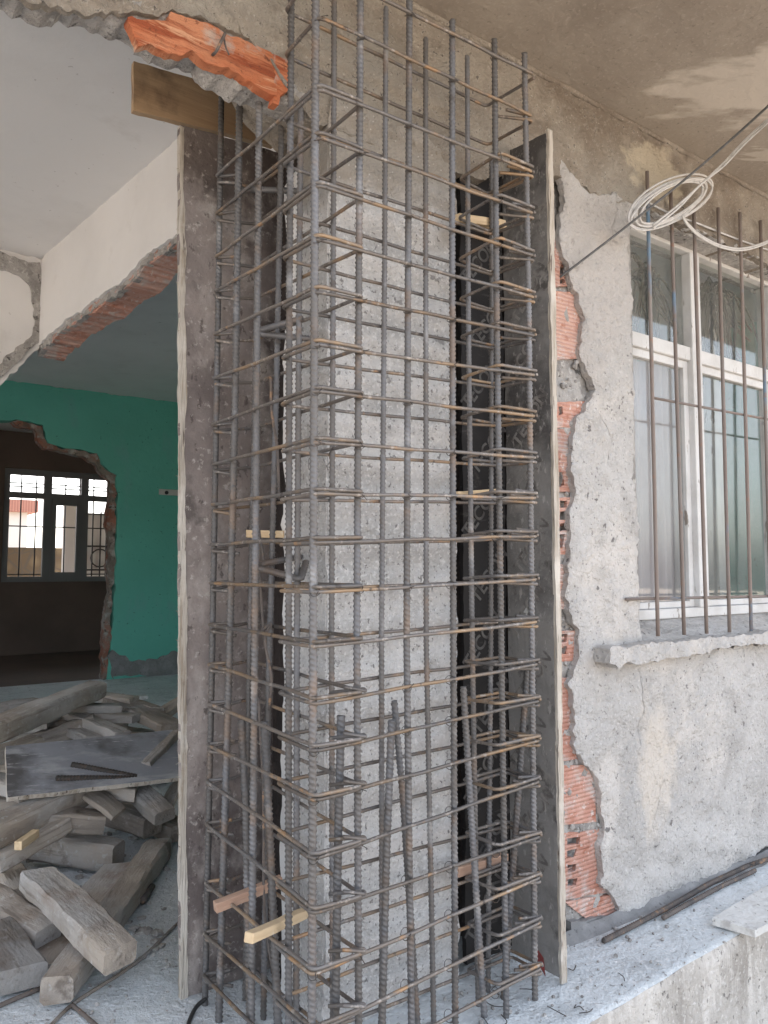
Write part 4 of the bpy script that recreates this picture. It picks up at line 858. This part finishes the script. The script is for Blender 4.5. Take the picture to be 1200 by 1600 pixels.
# ------------------------------------------------------------------ timber heap
def plank(a, b, w_, h_, label, roll=0, m='timber', seed=0, name='timber_plank', grp='old timbers heaped inside the opening', taper=1.0, chop=0):
    a, b = Vector(a), Vector(b); d = b - a; L_ = d.length; n = max(6, int(L_ / .035)); rs = random.Random(seed + 77)
    ring = []; q = min(w_, h_) * .13
    for (sy, sz) in ((-1, -1), (1, -1), (1, 1), (-1, 1)):
        y, z = sy * w_ / 2, sz * h_ / 2
        o1 = (y - sy * q, z); o2 = (y, z - sz * q)
        ring += ([o2, o1] if sy * sz > 0 else [o1, o2])
    ring = [( -w_/2, -h_/2+q), (-w_/2+q, -h_/2), (w_/2-q, -h_/2), (w_/2, -h_/2+q), (w_/2, h_/2-q), (w_/2-q, h_/2), (-w_/2+q, h_/2), (-w_/2, h_/2-q)]
    vs_ = []; K = len(ring); sk0, sk1 = rs.uniform(-.25, .25) + chop, rs.uniform(-.25, .25) - chop
    bow = rs.uniform(-.006, .006)
    for i in range(n + 1):
        t = i / n; s_ = 1 + (taper - 1) * t; end = (i == 0 or i == n)
        for (y, z) in ring:
            x = L_ * t
            if i == 0: x += y * sk0
            if i == n: x += y * sk1
            p = Vector((x, y * s_ * (.965 if end else 1), z * s_ * (.965 if end else 1) + bow * math.sin(t * 3.14)))
            am = .0035 + min(w_, h_) * .02
            p += Vector((0, nz((x, y * 3, z * 3), 9, seed), nz((x, y * 3, z * 3), 9, seed + 5))) * am * 1.3 + Vector((nz((x, y, z), 40, seed), nz((x, y, z), 40, seed + 1), nz((x, y, z), 40, seed + 2))) * .0028
            vs_.append(p)
    fs = [(i * K + (k + 1) % K, i * K + k, (i + 1) * K + k, (i + 1) * K + (k + 1) % K) for i in range(n) for k in range(K)] + [tuple(range(K)), tuple(n * K + k for k in range(K - 1, -1, -1))]
    mb = MB(); mb.add(vs_, fs); o = mb.build(name, m); o.location = a
    me = o.data; bm = bmesh.new(); bm.from_mesh(me); bmesh.ops.recalc_face_normals(bm, faces=bm.faces); bm.to_mesh(me); bm.free()
    me.polygons.foreach_set('use_smooth', [True] * len(me.polygons)); me.set_sharp_from_angle(angle=R(38))
    o.rotation_mode = 'QUATERNION'; from mathutils import Quaternion
    o.rotation_quaternion = d.to_track_quat('X', 'Z') @ Quaternion((1, 0, 0), R(roll))
    tag(o, label, 'timber', grp); return o
T = [  # (px,py,z) start, (px,py,z) end, width, height, roll, label, chop
 ((58, 1372, .165), (187, 1497, .125), .115, .07, 0, 'thick square beam lying topmost across two others in the front of the heap', 0, 1),
 ((248, 1325, .05), (88, 1548, .05), .105, .085, 0, 'long beam lying on the floor under the crossing thick beam', 0, 2),
 ((196, 1352, .06), (52, 1512, .02), .17, .022, 4, 'wide thin board lying left of the long floor beam', 0, 3),
 ((50, 1318, .09), (185, 1338, .07), .10, .11, 0, 'short dark block lying behind the crossing beams', 0, 4),
 ((-20, 1402, .10), (76, 1462, .06), .10, .07, 8, 'weathered beam entering from the left edge behind the crossing beams', 0, 5),
 ((-25, 1462, .07), (30, 1530, .05), .17, .08, 0, 'stubby rounded block at the lower left edge', 0, 6),
 ((-25, 1308, .26), (135, 1232, .30), .105, .10, 10, 'long squared timber sloping up to the plywood sheet, stained end at left', 0, 7),
 ((-20, 1352, .17), (96, 1286, .22), .12, .06, -6, 'flat timber lying beneath the long squared timber', 0, 8),
 ((78, 1282, .23), (158, 1285, .20), .11, .08, 5, 'split timber end sticking out below the plywood sheet', 0, 9),
 ((140, 1238, .30), (186, 1272, .23), .10, .022, 4, 'pale thin board end poking out under the plywood sheet', 0, 10),
 ((165, 1236, .28), (213, 1240, .27), .10, .06, 0, 'square block end below the middle of the plywood sheet', 0, 11),
 ((212, 1236, .26), (258, 1276, .20), .10, .06, 12, 'leaning timber below the right end of the plywood sheet', 0, 12),
 ((285, 1218, .26), (252, 1275, .18), .10, .02, 30, 'tilted board beside the scuffed panel edge', 0, 13),
 ((30, 1168, .30), (150, 1128, .42), .12, .09, 0, 'hidden timber carrying the plywood sheet', 0, 14),
 ((-30, 1150, .50), (152, 1076, .56), .13, .10, 0, 'longest beam on top of the heap rising to the right', 0, 15),
 ((-30, 1148, .44), (116, 1102, .50), .09, .025, -20, 'pale edged lath lying under the topmost beam', 0, 16),
 ((116, 1104, .48), (186, 1108, .45), .12, .05, 0, 'short plank with rounded end right of the topmost beam', 0, 17),
 ((96, 1112, .44), (192, 1150, .40), .09, .045, 0, 'plank sloping down to the right above the plywood sheet', 0, 18),
 ((68, 1122, .40), (150, 1156, .37), .10, .05, 0, 'dark plank left of the sloping plank above the sheet', 0, 19),
 ((140, 1120, .42), (214, 1122, .42), .10, .05, 0, 'plank with split end above the middle of the sheet', 0, 20),
 ((176, 1092, .46), (272, 1138, .38), .15, .05, 0, 'wide board sloping down to the right end of the sheet', 0, 21),
 ((150, 1086, .48), (210, 1094, .47), .11, .04, 0, 'board at the very back right of the heap', 0, 22),
 ((236, 1128, .36), (290, 1092, .44), .10, .05, 0, 'plank end in the corner by the scuffed panel', 0, 23),
 ((-20, 1112, .46), (60, 1098, .47), .12, .06, 0, 'board at the back left of the heap under the topmost beam', 0, 24),
 ((-20, 1185, .36), (60, 1160, .38), .11, .07, 0, 'dark timber at the left edge level with the plywood sheet', 0, 25),
 ((-20, 1218, .28), (45, 1240, .27), .10, .07, 0, 'timber end at the left edge just under the plywood sheet', 0, 26),
 ((-25, 1262, .16), (70, 1255, .18), .12, .08, 0, 'shadowed timber behind the long squared timber', 0, 27),
 ((120, 1250, .16), (240, 1290, .12), .13, .09, 0, 'shadowed timber in the dark hollow under the sheet', 0, 28),
 ((190, 1262, .10), (285, 1300, .06), .12, .08, 0, 'shadowed timber on the floor by the panel foot', 0, 29),
 ((20, 1140, .20), (250, 1160, .22), .14, .12, 0, 'deep timber in the middle of the heap under the loose planks', 0, 30),
 ((-20, 1130, .30), (200, 1120, .28), .16, .14, 0, 'thick timber low at the back of the heap', 0, 31),
 ((60, 1165, .08), (270, 1200, .08), .18, .14, 0, 'thick timber on the floor under the plywood sheet', 0, 32),
 ((-20, 1210, .12), (160, 1215, .12), .16, .12, 0, 'thick timber on the floor at the left under the sheet', 0, 33),
 ((-20, 1335, .04), (40, 1400, .04), .11, .08, 0, 'dark timber end at the left edge between the two left beams', 0, 34),
 ((60, 1132, .42), (100, 1112, .43), .09, .05, 0, 'small offcut between the planks above the sheet', 0, 35),
 ((206, 1100, .43), (246, 1112, .42), .08, .05, 0, 'small offcut on the wide board at back right', 0, 36),
]
for (a, b, w_, h_, roll, lab, ch, sd_) in T:
    plank(onZ(*a), onZ(*b), w_, h_, lab, roll, seed=sd_, chop=ch, taper=1 - .12 * random.Random(sd_).random())
batten(onZ(28, 1322, .245), onZ(56, 1302, .245), .028, .03, 'fresh', 'pale batten end under the long squared timber in the heap')
# plywood sheet lying on the heap
c4 = [onZ(9, 1166, .49), onZ(274, 1140, .45), onZ(283, 1214, .33), onZ(12, 1246, .36)]
ps = MB(); nx_, ny_ = 24, 8; th = .020
nrm = (c4[1] - c4[0]).cross(c4[3] - c4[0]).normalized()
if nrm.z < 0: nrm = -nrm
top = []
for j in range(ny_ + 1):
    for i in range(nx_ + 1):
        u, v = i / nx_, j / ny_; p = c4[0].lerp(c4[1], u).lerp(c4[3].lerp(c4[2], u), v)
        if i in (0, nx_) or j in (0, ny_): p = p + Vector((nz((u * 9, v * 9, 0), 3), nz((u * 9, v * 9, 4), 3), 0)) * .006
        top.append(p + nrm * .003 * nz((u * 3, v * 3, 1), 2))
n1 = len(top); vs_ = top + [p - nrm * th for p in top]; fs = []; mi_ = []
for j in range(ny_):
    for i in range(nx_):
        a = j * (nx_ + 1) + i; fs.append((a, a + nx_ + 1, a + nx_ + 2, a + 1)); fs.append((n1 + a, n1 + a + 1, n1 + a + nx_ + 2, n1 + a + nx_ + 1))
ps.add(vs_, fs, 0)
rimi = [i for i in range(nx_ + 1)] + [j * (nx_ + 1) + nx_ for j in range(1, ny_ + 1)] + [ny_ * (nx_ + 1) + i for i in range(nx_ - 1, -1, -1)] + [j * (nx_ + 1) for j in range(ny_ - 1, 0, -1)]
b0 = 0; es = [(rimi[k], rimi[(k + 1) % len(rimi)], n1 + rimi[(k + 1) % len(rimi)], n1 + rimi[k]) for k in range(len(rimi))]
ps.f += es; ps.mi += [1] * len(es)
M['sheet'] = mat('scuffed_blue_grey_plywood', (.25, .255, .275), [dict(s=2.2, lo=.48, hi=.6, col=(.10, .095, .095)), dict(s=5, st=(1, 3, 1), lo=.52, hi=.66, col=(.40, .40, .41), a=.7), dict(s=3, lo=.62, hi=.72, col=(.27, .19, .12), a=.6), dict(s=30, st=(.4, 3, 1), lo=.62, hi=.7, col=(.55, .54, .53), a=.8)], rough=.55, bumps=[('noise', 12, (1, 1, 1), .003)])
o = ps.build('plywood_sheet', ('sheet', 'ply_edge')); tag(o, 'wide scuffed blue grey plywood sheet lying tilted on the timber heap', 'plywood')
bm = bmesh.new(); bm.from_mesh(o.data); bmesh.ops.recalc_face_normals(bm, faces=bm.faces); bm.to_mesh(o.data); bm.free()
def onS(x, y, h=.01):
    r = ray(x, y); t = (c4[0] - CAM).dot(nrm) / r.dot(nrm); return CAM + r * t + nrm * h
plank(onS(276, 1150, .02), onS(226, 1202, .018), .045, .03, 'narrow stick lying on the right end of the plywood sheet', seed=50)
for (a, b, lab) in (((110, 1199), (212, 1219), 'upper of two short dark bars lying on the plywood sheet'), ((86, 1221), (212, 1221), 'lower of two short dark bars lying on the plywood sheet')):
    o = rebar('loose_bar', [onS(*a, .014), onS(*b, .016)], .012, 'wire', None); tag(o, lab, 'steel bar', 'short dark bars on the plywood sheet')
# floor cables and tube
mb = MB(); mb.tube(smooth_path([onZ(70, 1612, .006), onZ(110, 1572, .006), onZ(150, 1545, .006), onZ(190, 1520, .006), onZ(225, 1494, .006), onZ(255, 1465, .006), onZ(284, 1436, .006), onZ(300, 1415, .006)], 8), .0055, 7)
tag(mb.build('floor_cable', 'timber', None, True), 'grey brown cable snaking over the dusty floor beside the heap', 'cable')
mb = MB(); mb.tube(smooth_path([onZ(-20, 1580, .008), onZ(20, 1562, .008), onZ(62, 1545, .008)], 5), .007, 7)
tag(mb.build('dark_rod', 'rust', None, True), 'dark rod on the floor at the lower left corner', 'steel rod')
mb = MB(); mb.tube(smooth_path([onZ(112, 1570, .006), onZ(130, 1585, .006), onZ(152, 1604, .006)], 5), .006, 7)
tag(mb.build('dark_rod', 'rust', None, True), 'short dark rod crossing under the floor cable', 'steel rod')
mb = MB(); mb.tube(smooth_path([onZ(322, 1560, .02), onZ(308, 1572, .012), onZ(298, 1590, .008), onZ(290, 1615, .008)], 5), .006, 7)
tag(mb.build('black_hose', 'black', None, True), 'black hose end curling at the foot of the scuffed panel', 'hose')
mb = MB(); mb.tube([onZ(222, 1408, .02), onZ(238, 1385, .02)], .012, 10); tag(mb.build('pipe_offcut', 'rust', None, True), 'small pipe offcut on the floor right of the long beam', 'pipe')
# rubble crumbs on the floor
cr_ = MB(); rc = random.Random(9)
for i in range(170):
    x, y = rc.uniform(-.7, .45), rc.uniform(.9, 3.2); r_ = rc.uniform(.006, .022)
    bmx = bmesh.new(); bmesh.ops.create_icosphere(bmx, subdivisions=1, radius=r_)
    for v in bmx.verts: v.co = Vector((v.co.x * rc.uniform(.7, 1.8), v.co.y, v.co.z * .6)) * (1 + .6 * nz(v.co, 60, i))
    cr_.add([v.co + Vector((x, y, r_ * .3)) for v in bmx.verts], [tuple(v.index for v in f.verts) for f in bmx.faces]); bmx.free()
for i in range(420):
    if i < 260: x, y = rc.uniform(-.6, .3), rc.uniform(.3, 2.4)
    else: x, y = rc.uniform(-.1, 2.2), rc.uniform(-.05, .25)
    r_ = rc.choice((.002, .003, .004, .006)) * rc.uniform(.7, 1.4)
    bmx = bmesh.new(); bmesh.ops.create_icosphere(bmx, subdivisions=1, radius=r_)
    for v in bmx.verts: v.co *= 1 + .5 * nz(v.co, 200, i)
    cr_.add([v.co + Vector((x, y, r_ * .5)) for v in bmx.verts], [tuple(v.index for v in f.verts) for f in bmx.faces]); bmx.free()
o = cr_.build('rubble_crumbs', 'mortar'); o['kind'] = 'stuff'; tag(o, 'scattered cement crumbs and grit over the concrete floor', 'rubble')
